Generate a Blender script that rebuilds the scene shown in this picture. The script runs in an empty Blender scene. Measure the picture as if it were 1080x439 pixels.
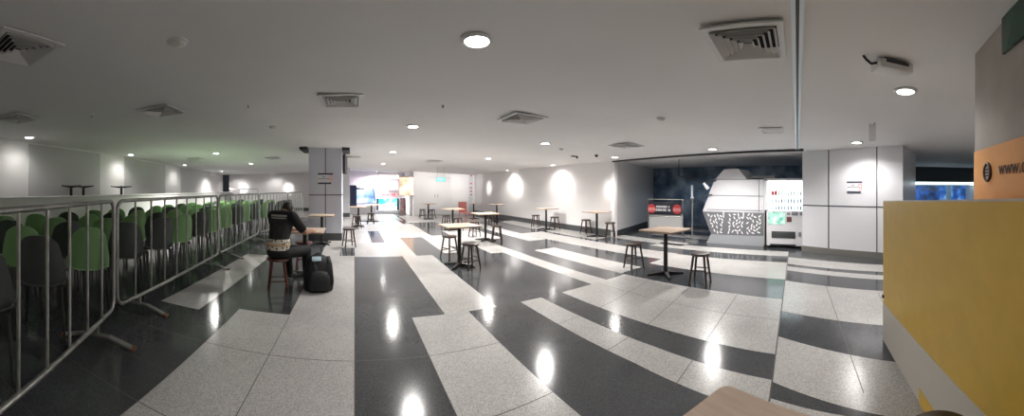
import bpy, bmesh, math, random
from mathutils import Vector, Matrix
random.seed(7)
PI = math.pi
S = bpy.context.scene
C = S.collection
# ------------------------------------------------------------------ camera calibration
F, HZ, VX, EYE = 330.0, 200.0, 374.0, 1.4
def lerp_tab(t, x):
    if x <= t[0][0]: return t[0][1]
    for (a, va), (b, vb) in zip(t, t[1:]):
        if x <= b: return va + (vb - va) * (x - a) / (b - a)
    return t[-1][1]
CEIL = [(-9.5, 2.45), (-1.2, 2.56), (6.8, 2.25), (13, 2.25)]
def zc(X): return lerp_tab(CEIL, X)
def az(x): return (x - VX) / F
def at(x, y, z=0.0):
    d = F * (EYE - z) / (y - HZ)
    return Vector((d * math.sin(az(x)), d * math.cos(az(x)), z))
def polar(x, d, z=0.0): return Vector((d * math.sin(az(x)), d * math.cos(az(x)), z))
def hgt(y, d): return EYE - d * (y - HZ) / F
def at_ceil(x, y):
    z = 2.4
    for _ in range(8):
        p = at(x, y, z); z = zc(p.x)
    p.z = z
    return p
# ------------------------------------------------------------------ materials
def mat(name, col, rough=0.5, metal=0.0, emit=None, estr=0.0, noise=None, spec=0.5, bump=None, alpha=None):
    m = bpy.data.materials.new(name); m.use_nodes = True
    nt = m.node_tree; b = nt.nodes['Principled BSDF']
    b.inputs['Base Color'].default_value = (*col, 1)
    b.inputs['Roughness'].default_value = rough
    b.inputs['Metallic'].default_value = metal
    b.inputs['Specular IOR Level'].default_value = spec
    if emit:
        b.inputs['Emission Color'].default_value = (*emit, 1)
        b.inputs['Emission Strength'].default_value = estr
    if noise or bump:
        tc = nt.nodes.new('ShaderNodeTexCoord')
    if noise:
        sc, amt = noise[:2]
        n = nt.nodes.new('ShaderNodeTexNoise'); n.inputs['Scale'].default_value = sc; n.inputs['Detail'].default_value = 6
        mp = nt.nodes.new('ShaderNodeMapping')
        if len(noise) > 2: mp.inputs['Scale'].default_value = noise[2]
        nt.links.new(tc.outputs['Object'], mp.inputs['Vector']); nt.links.new(mp.outputs[0], n.inputs['Vector'])
        r = nt.nodes.new('ShaderNodeValToRGB')
        r.color_ramp.elements[0].position = .3; r.color_ramp.elements[1].position = .7
        r.color_ramp.elements[0].color = (*[max(0, c * (1 - amt)) for c in col], 1)
        r.color_ramp.elements[1].color = (*[min(1, c * (1 + amt)) for c in col], 1)
        nt.links.new(n.outputs['Fac'], r.inputs[0]); nt.links.new(r.outputs[0], b.inputs['Base Color'])
    if bump:
        n = nt.nodes.new('ShaderNodeTexNoise'); n.inputs['Scale'].default_value = bump[0]
        nt.links.new(tc.outputs['Object'], n.inputs['Vector'])
        bp = nt.nodes.new('ShaderNodeBump'); bp.inputs['Strength'].default_value = bump[1]; bp.inputs['Distance'].default_value = .01
        nt.links.new(n.outputs['Fac'], bp.inputs['Height']); nt.links.new(bp.outputs[0], b.inputs['Normal'])
    return m
def terrazzo(name, base, chip, lo, rough, scale=150, patch=.10):
    m = bpy.data.materials.new(name); m.use_nodes = True
    nt = m.node_tree; b = nt.nodes['Principled BSDF']
    b.inputs['Roughness'].default_value = rough
    tc = nt.nodes.new('ShaderNodeTexCoord')
    v = nt.nodes.new('ShaderNodeTexVoronoi'); v.inputs['Scale'].default_value = scale
    r = nt.nodes.new('ShaderNodeValToRGB'); e = r.color_ramp.elements
    e[0].position = .25; e[0].color = (*lo, 1); e[1].position = .8; e[1].color = (*chip, 1)
    k = e.new(.5); k.color = (*base, 1)
    n = nt.nodes.new('ShaderNodeTexNoise'); n.inputs['Scale'].default_value = 1.3; n.inputs['Detail'].default_value = 7
    mr = nt.nodes.new('ShaderNodeMapRange'); mr.inputs[1].default_value = .3; mr.inputs[2].default_value = .7
    mr.inputs[3].default_value = 1 - patch; mr.inputs[4].default_value = 1 + patch
    mx = nt.nodes.new('ShaderNodeMix'); mx.data_type = 'RGBA'; mx.blend_type = 'MULTIPLY'; mx.inputs[0].default_value = 1
    sep = nt.nodes.new('ShaderNodeSeparateColor')
    L = nt.links.new
    L(tc.outputs['Object'], v.inputs['Vector']); L(tc.outputs['Object'], n.inputs['Vector'])
    L(v.outputs['Color'], sep.inputs[0]); L(sep.outputs[0], r.inputs[0])
    L(n.outputs['Fac'], mr.inputs[0]); L(r.outputs[0], mx.inputs[6]); L(mr.outputs[0], mx.inputs[7])
    L(mx.outputs[2], b.inputs['Base Color'])
    rr = nt.nodes.new('ShaderNodeMapRange'); rr.inputs[3].default_value = rough * .8; rr.inputs[4].default_value = rough * 1.25
    L(n.outputs['Fac'], rr.inputs[0]); L(rr.outputs[0], b.inputs['Roughness'])
    return m
def picture(name, stops, scale, estr, rough=.3):
    """mottled lit picture"""
    m = bpy.data.materials.new(name); m.use_nodes = True
    nt = m.node_tree; b = nt.nodes['Principled BSDF']; b.inputs['Roughness'].default_value = rough
    tc = nt.nodes.new('ShaderNodeTexCoord'); n = nt.nodes.new('ShaderNodeTexNoise')
    n.inputs['Scale'].default_value = scale; n.inputs['Detail'].default_value = 3
    r = nt.nodes.new('ShaderNodeValToRGB'); e = r.color_ramp.elements
    e[0].position = stops[0][0]; e[0].color = (*stops[0][1], 1); e[1].position = stops[-1][0]; e[1].color = (*stops[-1][1], 1)
    for p, c in stops[1:-1]:
        k = e.new(p); k.color = (*c, 1)
    L = nt.links.new
    L(tc.outputs['Object'], n.inputs['Vector']); L(n.outputs['Fac'], r.inputs[0]); L(r.outputs[0], b.inputs['Base Color'])
    if estr:
        L(r.outputs[0], b.inputs['Emission Color']); b.inputs['Emission Strength'].default_value = estr
    return m
def glass(name, tint=(1, 1, 1), gl=.06):
    m = bpy.data.materials.new(name); m.use_nodes = True
    nt = m.node_tree; nt.nodes.clear()
    o = nt.nodes.new('ShaderNodeOutputMaterial'); t = nt.nodes.new('ShaderNodeBsdfTransparent'); g = nt.nodes.new('ShaderNodeBsdfGlossy')
    t.inputs[0].default_value = (*tint, 1); g.inputs['Roughness'].default_value = .02
    x = nt.nodes.new('ShaderNodeMixShader'); x.inputs[0].default_value = gl
    nt.links.new(t.outputs[0], x.inputs[1]); nt.links.new(g.outputs[0], x.inputs[2]); nt.links.new(x.outputs[0], o.inputs[0])
    return m
M = dict(
    white_tile=terrazzo('pale_terrazzo', (.43, .42, .405), (.51, .50, .48), (.35, .34, .33), .24),
    dark_tile=terrazzo('charcoal_terrazzo', (.053, .057, .062), (.068, .071, .076), (.042, .045, .048), .13, 150, .2),
    joint=mat('floor_joint', (.06, .055, .05), .7),
    ceiling=mat('ceiling_paint', (.80, .79, .79), .8, noise=(.8, .03)),
    wall=mat('wall_paint', (.84, .82, .82), .55, noise=(.6, .02)),
    greywall=mat('grey_wall_panel', (.56, .56, .56), .35, noise=(.5, .05)),
    palewall=mat('pale_wall_panel', (.80, .79, .78), .5, noise=(.5, .04)),
    skirt=mat('dark_skirting', (.075, .08, .085), .35),
    panel=mat('white_laminate', (.72, .72, .76), .22, noise=(.7, .02)),
    pillar=mat('grey_laminate', (.64, .65, .73), .35, noise=(.7, .03)),
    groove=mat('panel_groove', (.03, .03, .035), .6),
    kick=mat('steel_kick_plate', (.30, .29, .27), .35, .6),
    steel=mat('galvanised_steel', (.42, .42, .40), .33, .85, noise=(9, .25)),
    rust=mat('brown_foot_pad', (.16, .07, .04), .7),
    black=mat('black_metal', (.012, .012, .013), .4),
    darkgrey=mat('dark_grey_plastic', (.05, .052, .055), .5),
    stool=mat('dark_brown_wood', (.040, .020, .014), .32, noise=(9, .4, (1, 1, .15))),
    redstool=mat('reddish_brown_wood', (.085, .022, .016), .3, noise=(9, .4, (1, 1, .15))),
    top=mat('pale_beech_laminate', (.60, .47, .37), .35, noise=(5, .10, (12, 1, 1))),
    topedge=mat('beech_edge_band', (.46, .33, .23), .45),
    green=mat('green_chair_shell', (.25, .45, .19), .3),
    charcoal=mat('charcoal_chair_shell', (.07, .08, .075), .35),
    chairleg=mat('dull_chair_leg', (.06, .06, .06), .4, .7),
    yellow=mat('yellow_laminate', (.72, .47, .075), .45, noise=(8, .04)),
    whiteboard=mat('white_counter_base', (.62, .58, .52), .45),
    orange=mat('orange_vinyl', (.72, .34, .10), .5, noise=(4, .05)),
    ink=mat('dark_brown_ink', (.05, .025, .02), .6),
    badge=mat('badge_grey', (.45, .36, .32), .6),
    shopwall=mat('beige_grey_cladding', (.33, .30, .27), .6, noise=(3, .12)),
    frame=mat('white_metal_frame', (.72, .72, .72), .4),
    louver=mat('vent_blade', (.72, .71, .70), .5),
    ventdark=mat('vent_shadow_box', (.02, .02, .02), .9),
    alu=mat('aluminium_strip', (.82, .90, .97), .35, .0),  # bluish gleam of reflected shop light is put into this colour
    lamp=mat('lamp_diffuser', (1, 1, 1), .5, emit=(1, .97, .93), estr=26),
    deadlamp=mat('unlit_diffuser', (.70, .69, .66), .4),
    skin=mat('skin', (.36, .19, .12), .5), hair=mat('black_hair', (.008, .007, .007), .5, noise=(60, .4)),
    shirt=mat('black_tshirt', (.012, .012, .014), .85, noise=(20, .3)),
    trousers=mat('black_trousers', (.010, .010, .012), .8, noise=(25, .3)),
    print=mat('grey_shirt_print', (.50, .48, .45), .7),
    beige=mat('beige_belt', (.55, .38, .22), .7),
    shoe=mat('black_shoe', (.012, .012, .012), .5), sole=mat('shoe_sole', (.08, .08, .08), .6),
    bag=mat('black_nylon', (.010, .010, .012), .6, noise=(30, .4), bump=(120, .3)),
    paleblue=mat('pale_blue_flap', (.45, .60, .68), .4),
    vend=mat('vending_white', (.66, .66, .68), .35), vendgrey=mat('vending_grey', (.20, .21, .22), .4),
    vlight=mat('vending_backlight', (1, 1, 1), .5, emit=(.82, .97, 1), estr=2.2),
    teal=picture('green_advert', [(.3, (.02, .18, .12)), (.5, (.25, .55, .45)), (.7, (.75, .85, .7))], 6, .55),
    boothwhite=mat('booth_white_panel', (.62, .62, .65), .4, noise=(1.5, .03)),
    boothgrey=mat('booth_grey_panel', (.155, .16, .175), .4), boothplinth=mat('booth_plinth', (.30, .31, .33), .4),
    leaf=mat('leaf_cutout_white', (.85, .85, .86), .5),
    mural=picture('blue_mural', [(.3, (.06, .10, .16)), (.46, (.13, .20, .30)), (.56, (.22, .31, .43)), (.7, (.42, .52, .62))], 1.7, 0, .3),
    dusk=mat('dark_header', (.07, .08, .09), .6),
    bluepic=picture('blue_landscape', [(.3, (.002, .006, .012)), (.45, (.01, .05, .18)), (.6, (.03, .12, .42)), (.75, (.25, .38, .5))], 3.0, 1.0),
    cool=mat('cool_striplight', (1, 1, 1), .5, emit=(.75, .93, 1), estr=4),
    coolwall=mat('cool_shop_wall', (.45, .62, .68), .5),
    red=mat('red_sign', (.55, .05, .05), .5), redplastic=mat('red_plastic', (.42, .13, .11), .4),
    signblack=mat('sign_black', (.012, .014, .03), .4), signwhite=mat('sign_white', (.75, .75, .78), .5), signpink=mat('sign_pale_red', (.75, .25, .25), .5),
    paper=mat('notice_white', (.72, .72, .76), .5), navy=mat('notice_navy', (.03, .035, .07), .5),
    exitg=mat('exit_face', (.1, .5, .5), .5, emit=(.25, .85, .85), estr=.9), exitw=mat('exit_white', (.9, .9, .9), .5, emit=(.9, 1, 1), estr=1.0),
    screen=picture('teal_screen', [(.35, (.0, .25, .22)), (.45, (.05, .65, .55)), (.55, (.9, 1, 1)), (.8, (1, 1, 1))], 1.1, 1.4),
    bigscreen=picture('pale_blue_poster', [(.3, (.10, .22, .60)), (.5, (.45, .62, .95)), (.62, (.95, .98, 1)), (.8, (1, 1, 1))], 1.6, 1.3),
    menu=picture('orange_menu', [(.3, (.55, .20, .14)), (.5, (.95, .60, .42)), (.62, (1, .80, .6)), (.8, (1, 1, .95))], 2.2, 1.1),
    fascia=mat('lit_fascia', (1, .95, .9), .5, emit=(1, .93, .90), estr=2.4),
    stallwall=mat('stall_wall', (.70, .62, .66), .4), shelf=mat('grey_shelf', (.35, .34, .35), .5),
    product=mat('pinkish_goods', (.55, .28, .25), .5), darkframe=mat('dark_blue_frame', (.03, .04, .10), .3),
    pane=glass('clear_pane'), smokeglass=glass('blue_smoke_glass', (.45, .55, .7), .12),
    greenglass=mat('dark_green_glass', (.02, .07, .05), .15), 
)
# ------------------------------------------------------------------ mesh helpers
class MB:
    def __init__(s): s.bm = bmesh.new()
    def box(s, c, size, rot=None, bev=0.0):
        r = bmesh.ops.create_cube(s.bm, size=1)['verts']
        mt = Matrix.Translation(Vector(c)) @ (rot.to_4x4() if rot else Matrix()) @ Matrix.Diagonal((*size, 1))
        bmesh.ops.transform(s.bm, matrix=mt, verts=r)
        if bev:
            es = list({e for v in r for e in v.link_edges})
            bmesh.ops.bevel(s.bm, geom=es, offset=bev, segments=2, affect='EDGES', profile=.5)
        return s
    def cone(s, p0, p1, r0, r1, n=16):
        p0, p1 = Vector(p0), Vector(p1); d = p1 - p0
        q = d.to_track_quat('Z', 'Y').to_matrix().to_4x4()
        bmesh.ops.create_cone(s.bm, cap_ends=True, segments=n, radius1=r0, radius2=r1, depth=d.length,
                              matrix=Matrix.Translation((p0 + p1) / 2) @ q)
        return s
    def cyl(s, p0, p1, r, n=12): return s.cone(p0, p1, r, r, n)
    def bar(s, p0, p1, w, h, bev=0):
        p0, p1 = Vector(p0), Vector(p1); d = p1 - p0
        q = d.to_track_quat('Y', 'Z').to_matrix()
        return s.box((p0 + p1) / 2, (w, d.length, h), q, bev)
    def tube(s, pts, r, n=10, closed=False):
        pts = [Vector(p) for p in pts]; rings = []; N = len(pts)
        up = None
        for i, p in enumerate(pts):
            a = pts[i - 1] if (i or closed) else p; b = pts[(i + 1) % N] if (i < N - 1 or closed) else p
            t = (b - a).normalized()
            if up is None: up = t.orthogonal().normalized()
            up = (up - t * up.dot(t))
            up = up.normalized() if up.length > 1e-5 else t.orthogonal().normalized()
            w = t.cross(up)
            rings.append([s.bm.verts.new(p + r * (math.cos(2 * PI * k / n) * up + math.sin(2 * PI * k / n) * w)) for k in range(n)])
        for i in range(N if closed else N - 1):
            A, B = rings[i], rings[(i + 1) % N]
            off = 0
            if closed and i == N - 1:
                off = min(range(n), key=lambda o: (A[0].co - B[o].co).length)
            for k in range(n):
                s.bm.faces.new((A[k], A[(k + 1) % n], B[(k + 1 + off) % n], B[(k + off) % n]))
        if not closed:
            s.bm.faces.new(rings[0][::-1]); s.bm.faces.new(rings[-1])
        return s
    def lathe(s, prof, c=(0, 0, 0), n=24, sx=1, sy=1):
        c = Vector(c); rings = []
        for r, z in prof:
            rings.append([s.bm.verts.new(c + Vector((sx * r * math.cos(2 * PI * k / n), sy * r * math.sin(2 * PI * k / n), z))) for k in range(n)])
        for A, B in zip(rings, rings[1:]):
            for k in range(n): s.bm.faces.new((A[k], A[(k + 1) % n], B[(k + 1) % n], B[k]))
        if prof[0][0] > 1e-6: s.bm.faces.new(rings[0][::-1])
        if prof[-1][0] > 1e-6: s.bm.faces.new(rings[-1])
        return s
    def prism(s, poly, ext):
        """poly: 3d points; ext: extrusion vector"""
        ext = Vector(ext); a = [s.bm.verts.new(Vector(p)) for p in poly]; b = [s.bm.verts.new(Vector(p) + ext) for p in poly]
        n = len(a)
        s.bm.faces.new(a); s.bm.faces.new(b[::-1])
        for i in range(n): s.bm.faces.new((a[i], b[i], b[(i + 1) % n], a[(i + 1) % n]))
        return s
    def face(s, pts, mi=0):
        f = s.bm.faces.new([s.bm.verts.new(Vector(p)) for p in pts]); f.material_index = mi
        return s
    def blob(s, c, rad, sub=3):
        r = bmesh.ops.create_icosphere(s.bm, subdivisions=sub, radius=1)['verts']
        bmesh.ops.transform(s.bm, matrix=Matrix.Translation(Vector(c)) @ Matrix.Diagonal((*rad, 1)), verts=r)
        return s
    def build(s, name, m, parent=None, smooth=None, loc=None):
        bmesh.ops.remove_doubles(s.bm, verts=s.bm.verts, dist=1e-6)
        bmesh.ops.recalc_face_normals(s.bm, faces=s.bm.faces)
        me = bpy.data.meshes.new(name); s.bm.to_mesh(me); s.bm.free()
        for x in (m if isinstance(m, (list, tuple)) else [m]): me.materials.append(x)
        o = bpy.data.objects.new(name, me); C.objects.link(o)
        if parent: o.parent = parent
        if loc is not None: o.location = loc
        if smooth is None or smooth:
            me.shade_smooth(); me.set_sharp_from_angle(angle=math.radians(smooth or 35))
        return o
def build_each(mb, name, m, parent=None, smooth=None):
    """every loose piece becomes an object of its own"""
    bmesh.ops.remove_doubles(mb.bm, verts=mb.bm.verts, dist=1e-6)
    left = set(mb.bm.verts); out = []
    while left:
        st = [left.pop()]; isl = set(st)
        while st:
            v = st.pop()
            for e in v.link_edges:
                w_ = e.other_vert(v)
                if w_ in left: left.discard(w_); isl.add(w_); st.append(w_)
        q = MB(); mp = {v: q.bm.verts.new(v.co) for v in isl}
        for f_ in {f_ for v in isl for f_ in v.link_faces}: q.bm.faces.new([mp[v] for v in f_.verts])
        out.append(q.build(name, m, parent, smooth))
    mb.bm.free()
    return out
def rebase(t, loc):
    loc = Vector(loc)
    for ch in t.children: ch.location -= loc
    t.location = loc
def tag(o, label=None, cat=None, group=None, kind=None):
    if label: o['label'] = label
    if cat: o['category'] = cat
    if group: o['group'] = group
    if kind: o['kind'] = kind
    return o
def thing(name, label, cat, loc=(0, 0, 0), rz=0.0, group=None):
    o = bpy.data.objects.new(name, None); C.objects.link(o); o.empty_display_size = .1
    o.location = loc; o.rotation_euler = (0, 0, rz)
    return tag(o, label, cat, group)
def struct(o, label=None): return tag(o, label, None, None, 'structure')
def copy_tree(o, parent=None):
    c = o.copy(); C.objects.link(c)
    if parent: c.parent = parent; c.matrix_parent_inverse = o.matrix_parent_inverse.copy()
    for ch in [x for x in o.children]: copy_tree(ch, c)
    return c
def place(proto, used, loc, rz, label, group=None, name=None):
    o = proto if not used.get(proto.name) else copy_tree(proto)
    used[proto.name] = True
    o.location = loc; o.rotation_euler = (0, 0, rz); o['label'] = label
    if group: o['group'] = group
    return o
USED = {}
def text(body, size, m, parent, loc, rot, name='lettering', ext=.001):
    cu = bpy.data.curves.new(name, 'FONT'); cu.body = body; cu.size = size; cu.extrude = ext
    cu.align_x = 'LEFT'; cu.align_y = 'CENTER'
    o = bpy.data.objects.new(name, cu); C.objects.link(o); cu.materials.append(m)
    dg = bpy.context.evaluated_depsgraph_get(); me = bpy.data.meshes.new_from_object(o.evaluated_get(dg))
    bpy.data.objects.remove(o); bpy.data.curves.remove(cu)
    o = bpy.data.objects.new(name, me); C.objects.link(o)
    o.parent = parent; o.location = loc; o.rotation_euler = rot
    return o
# ------------------------------------------------------------------ floor
f = MB()
f.face([(-10, -5, 0), (14, -5, 0), (14, 20.5, 0), (-10, 20.5, 0)][::1], 0)
def wq(pts):  # pale terrazzo slab given by its plan corners
    f.face([(x, y, .0006) for x, y in pts], 1)
def wr(x0, x1, y0, y1): wq([(x0, y0), (x1, y0), (x1, y1), (x0, y1)])
def dr(x0, x1, y0, y1): f.face([(x, y, .0009) for x, y in ((x0, y0), (x1, y0), (x1, y1), (x0, y1))], 0)
def pq(px): wq([tuple(at(*p)[:2]) for p in px])
def seam(a, b, w=.007):
    a, b = Vector((*a, 0)), Vector((*b, 0)); n = (b - a).normalized().cross(Vector((0, 0, 1))) * w / 2
    f.face([tuple((p)[:2]) + (.0012,) for p in (a - n, b - n, b + n, a + n)], 2)
Y1 = 3.36
# left of the axis and centre
wr(-1.32, 0, .2, Y1 + .06); wr(-.72, 0, Y1 + .06, 9.4); dr(-.32, 0, 6.6, 7.5)
wr(-2.28, -1.74, 3.2, 6.42)
wr(.62, 1.28, 1.0, Y1); wr(1.0, 1.64, Y1, 6.48)
wr(1.97, 2.28, 1.6, Y1)
wq([(1.97, 1.6), (2.28, 1.6), (2.235, .53), (1.89, .50)])
wq([(2.62, Y1), (2.62, 1.6), (2.59, .60), (3.90, .80), (3.95, 1.6), (3.93, Y1)])
wq([(4.80, 3.5), (4.78, .93), (5.90, 1.11), (5.82, 3.5)])
wq([(6.44, 1.2), (6.93, 1.28), (6.9, 4.6), (6.35, 4.6)])
wr(3.18, 3.5, Y1, 6.2); wr(2.9, 3.5, 6.2, 10.2); wr(2.3, 2.9, 7.2, 9.2)
wr(3.93, 4.5, Y1 + .08, 6.06)
wq([(5.22, 3.5), (5.88, 3.5), (5.86, 8.6), (5.05, 8.6)])
wr(6.06, 6.87, 6.3, 12.4); wq([(6.7, 3.9), (7.15, 3.9), (7.3, 6.3), (6.7, 6.3)])
wr(7.9, 8.5, -.5, 5.8); wr(9.2, 9.8, 1, 6.5)
wr(0, 1.3, 6.48, 13.5); wr(1.3, 1.95, 9.0, 14); wr(1.95, 2.3, 6.6, 12.5); wr(3.5, 4.1, 8, 13); wr(4.5, 5.05, 7.2, 12)
wr(2.3, 4.5, 13, 16.5); wr(4.9, 6.06, 12.4, 15); wr(-1.4, 0, 9.4, 18); wr(.3, 2.2, 14, 17.8)
dr(.45, .8, 8.2, 10.5); wr(-4, -1.4, 15.5, 20.4); wr(-7, -4.5, 17.5, 20.4)
# right of the expansion joint
def band(yl0, yl1, yr0, yr1, xl0=None, xl1=None, xr=948):
    xs = lambda y: 841 - .132 * (y - HZ)
    pq([(xs(yl0), yl0), (xr, yr0), (xr, yr1), (xs(yl1), yl1)])
band(271.3, 278.5, 280.3, 287.6); band(280.8, 285.2, 291.5, 296.2); band(296, 328, 308, 344.5)
pq([(821, 355), (984, 385.5), (1010, 446), (813.5, 402.5)])
pq([(811.6, 420), (890, 438.7), (985, 455), (1000, 520), (800, 520)])
wr(-4, -.4, -5, -.6); wr(.6, 5.5, -5, -1.6); wr(-4, -2.6, -.4, .6)
# joints
for X, ya, yb in ((0, .2, 13), (-.715, .2, Y1), (-1.32, .2, Y1), (.62, 1, Y1), (3.28, .72, Y1)): seam((X, ya), (X, yb), .006)
for Y in (1.59, 2.55): seam((-2.6, Y), (0, Y)); 
for Y in (2.56, 1.74): seam((0, Y), (1.29, Y + .0))
seam((1.97, 2.6), (2.28, 2.6)); seam((1.97, 1.88), (2.62, 1.92)); seam((1.9, 1.16), (3.9, 1.42)); seam((2.62, 1.92), (3.93, 2.15)); seam((2.62, 2.62), (3.93, 2.85))
seam((0, 4.9), (2.5, 4.9), .004); seam((-1.74, 4.9), (0, 4.9), .005)
seam((2.0, .50), (6.98, 1.29), .012)
pa, pb = at(871, 301), at(911, 415); seam(pa[:2], pb[:2]); pa, pb = at(926, 309), at(934, 325); seam(pa[:2], pb[:2])
for Y in (1.0, 2.0, 3.0, 4.0, 5.0): seam((-2.2 - .02 * Y, Y), (-1.4, Y), .004)
floor = struct(f.build('floor', [M['dark_tile'], M['white_tile'], M['joint']], smooth=False))
# ------------------------------------------------------------------ ceiling
c = MB()
xs = [-10, -9.5, -1.2, 6.8]
for a, b in zip(xs, xs[1:]):
    c.prism([(a, -5, zc(a)), (b, -5, zc(b)), (b, 20.5, zc(b)), (a, 20.5, zc(a))], (0, 0, .12))
struct(c.build('ceiling', M['ceiling'], smooth=False))
c = MB(); c.box((10.4, 7.75, 2.33), (7.2, 25.5, .12))
struct(c.build('ceiling_annex', M['ceiling'], smooth=False))
t = MB(); t.bar((6.82, 6.3, 2.235), (6.55, .9, 2.235), .05, .05)
struct(t.build('trim_1', M['groove'], smooth=False))
# expansion joint strips in the ceiling
g0, g1 = Vector((.07, .01, 0)), Vector((6.75, 1.06, 0)); gd = (g1 - g0).normalized(); gn = Vector((0, 0, 1)).cross(gd)
o_ = MB()
for k, w in ((-.025, .028), (.025, .028)):
    a = g0 + gn * k; b = g1 + gn * k; o_.bar((a.x, a.y, zc(a.x) - .006), (b.x, b.y, zc(b.x) - .006), w, .014)
tr = struct(o_.build('trim_2', M['alu'], smooth=False))
o_ = MB(); o_.bar((g0.x, g0.y, zc(g0.x) - .001), (g1.x, g1.y, zc(g1.x) - .001), .022, .006)
o_.build('joint_gasket', M['darkgrey'], tr, smooth=False)
# ------------------------------------------------------------------ walls
def wall(name, a, b, m, z0=0, z1=2.7, th=.12, parent=None, side=1):
    a, b = Vector((*a, 0)), Vector((*b, 0)); n = Vector((0, 0, 1)).cross((b - a).normalized()) * th * side
    w = MB(); w.prism([(a.x, a.y, z0), (b.x, b.y, z0), (b.x, b.y, z1), (a.x, a.y, z1)], n)
    return struct(w.build(name, m, parent, smooth=False))
def skirting(name, a, b, z1=.16, side=-1, m='skirt'):
    return wall(name, a, b, M[m], 0, z1, .014, side=side)
wall('wall_right', (6.87, 6.28), (6.87, 17), M['wall'], side=-1)
skirting('baseboard_right', (6.87, 6.28), (6.87, 17), .19, 1)
wall('wall_return', (6.87, 6.28), (10.6, 7.5), M['wall'], side=1)
skirting('baseboard_return', (6.87, 6.28), (10.6, 7.5), .16, -1)
wall('wall_far', (3.12, 17), (6.99, 17), M['wall'], side=1)
wall('wall_far_return', (3.12, 17), (3.12, 18.6), M['wall'], side=1)
wall('wall_left', (-5.6, .4), (-8.8, 18.1), M['palewall'], side=1)
wall('wall_left_near', (-5.6, .4), (-5.6, -5), M['palewall'], side=-1)
wall('wall_far_left', (-8.9, 21), (-1.0, 21), M['wall'], side=1)
wall('wall_left_end', (-8.8, 18.1), (-9.4, 21), M['wall'], side=1)
skirting('baseboard_far_left', (-8.9, 21), (-1.0, 21), .16, -1)
wall('wall_stall', (-1.1, 18.6), (3.2, 18.6), M['stallwall'], side=1)
wall('wall_stall_left', (-1.1, 18.6), (-1.1, 21), M['stallwall'], side=1)
wall('wall_mural', (10.6, 7.5), (11.6, -1.6), M['mural'], side=1)
wall('wall_back', (-5.6, -5), (14, -5), M['palewall'], side=-1)
wall('wall_shop', (14, -5), (14, -1.6), M['coolwall'], side=1)
wall('wall_shop_left', (11.6, -1.6), (14, -1.6), M['coolwall'], side=1)
# darker panels on the left wall
A, B = Vector((-5.6, .4, 0)), Vector((-8.8, 18.1, 0)); dl = (B - A).normalized(); nl = Vector((0, 0, 1)).cross(dl) * -1
def on_left(x):   # point of the left wall seen at image column x
    s_, c_ = math.sin(az(x)), math.cos(az(x))
    # d*s = A.x + t*dl.x ; d*c = A.y + t*dl.y
    det = s_ * (-dl.y) + dl.x * c_
    d = (A.x * (-dl.y) + dl.x * A.y) / det
    return Vector((d * s_, d * c_, 0))
for i, (xa, xb) in enumerate(((30, 105), (131, 174), (190, 221))):
    p, q = on_left(xa), on_left(xb)
    w = MB(); n = Vector((0, 0, 1)).cross((q - p).normalized()) * -.02
    w.prism([(p.x, p.y, .1), (q.x, q.y, .1), (q.x, q.y, 2.44), (p.x, p.y, 2.44)], n)
    struct(w.build('wall_panel', M['greywall'], smooth=False))
# low partition behind the chairs
pa, pb = Vector((-4.75, .2, 0)), Vector((-7.1, 17.2, 0))
w = MB(); w.bar((pa.x, pa.y, .62), (pb.x, pb.y, .62), .12, 1.24)
pw = struct(w.build('wall_partition', M['palewall'], smooth=False))
w = MB(); w.bar((pa.x, pa.y, 1.25), (pb.x, pb.y, 1.25), .2, .03, .006)
w.build('coping', M['wall'], pw)
# ------------------------------------------------------------------ the pillar by the tables
def pillar(name, x0, x1, y0, y1, m, seams=True, skirt=True):
    w = MB(); w.box(((x0 + x1) / 2, (y0 + y1) / 2, 1.3), (x1 - x0, y1 - y0, 2.6))
    p = struct(w.build(name, m, smooth=False))
    if seams:
        g = MB(); xm = x0 + (x1 - x0) * .51
        g.box((xm, y0 - .001, 1.3), (.022, .006, 2.6)); g.box(((x0 + x1) / 2, y0 - .001, 1.25), (x1 - x0 + .004, .006, .022))
        g.box((x1 + .001, (y0 + y1) / 2, 1.25), (.006, y1 - y0, .022)); g.box((x0 - .001, (y0 + y1) / 2, 1.25), (.006, y1 - y0, .022))
        g.build('panel_joint', M['groove'], p, smooth=False)
    if skirt:
        g = MB(); g.box(((x0 + x1) / 2, (y0 + y1) / 2, .1), (x1 - x0 + .02, y1 - y0 + .02, .2))
        g.build('baseboard', M['skirt'], p, smooth=False)
    return p
PX0, PX1, PY = -1.265, -.355, 8.56
pil = pillar('pillar', PX0, PX1, PY, PY + .9, M['pillar'])
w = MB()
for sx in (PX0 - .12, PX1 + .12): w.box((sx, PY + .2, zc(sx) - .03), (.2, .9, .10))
w.build('ceiling_gap_shade', M['groove'], pil, smooth=False)  # black blocks stand in for the shaded gaps beside the pillar top
pillar('pillar_rear', -1.15, -.26, 16, 16.9, M['panel'], False, True)
# panelled pillar on the right
P0, P1 = Vector((7.04, .99, 0)), Vector((6.10, -1.12, 0)); pd = (P1 - P0).normalized(); pn = Vector((0, 0, 1)).cross(pd)
if pn.x < 0: pn = -pn
def on_panel(x):
    s_, c_ = math.sin(az(x)), math.cos(az(x)); det = s_ * (-pd.y) + pd.x * c_
    d = (P0.x * (-pd.y) + pd.x * P0.y) / det
    return Vector((d * s_, d * c_, 0))
w = MB(); w.prism([(P0.x, P0.y, 0), (P1.x, P1.y, 0), (P1.x, P1.y, 2.4), (P0.x, P0.y, 2.4)], pn * 1.3)
pp = struct(w.build('wall_panelled', M['panel'], smooth=False))
g = MB()
for x in (874.0, 924.8):
    q = on_panel(x); g.box((q.x, q.y, 1.3), (.012, .022, 2.4), Matrix.Rotation(math.atan2(pd.y, pd.x) + PI / 2, 3, 'Z'))
mid = (P0 + P1) / 2; rz_p = math.atan2(pd.y, pd.x) + PI / 2
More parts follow.
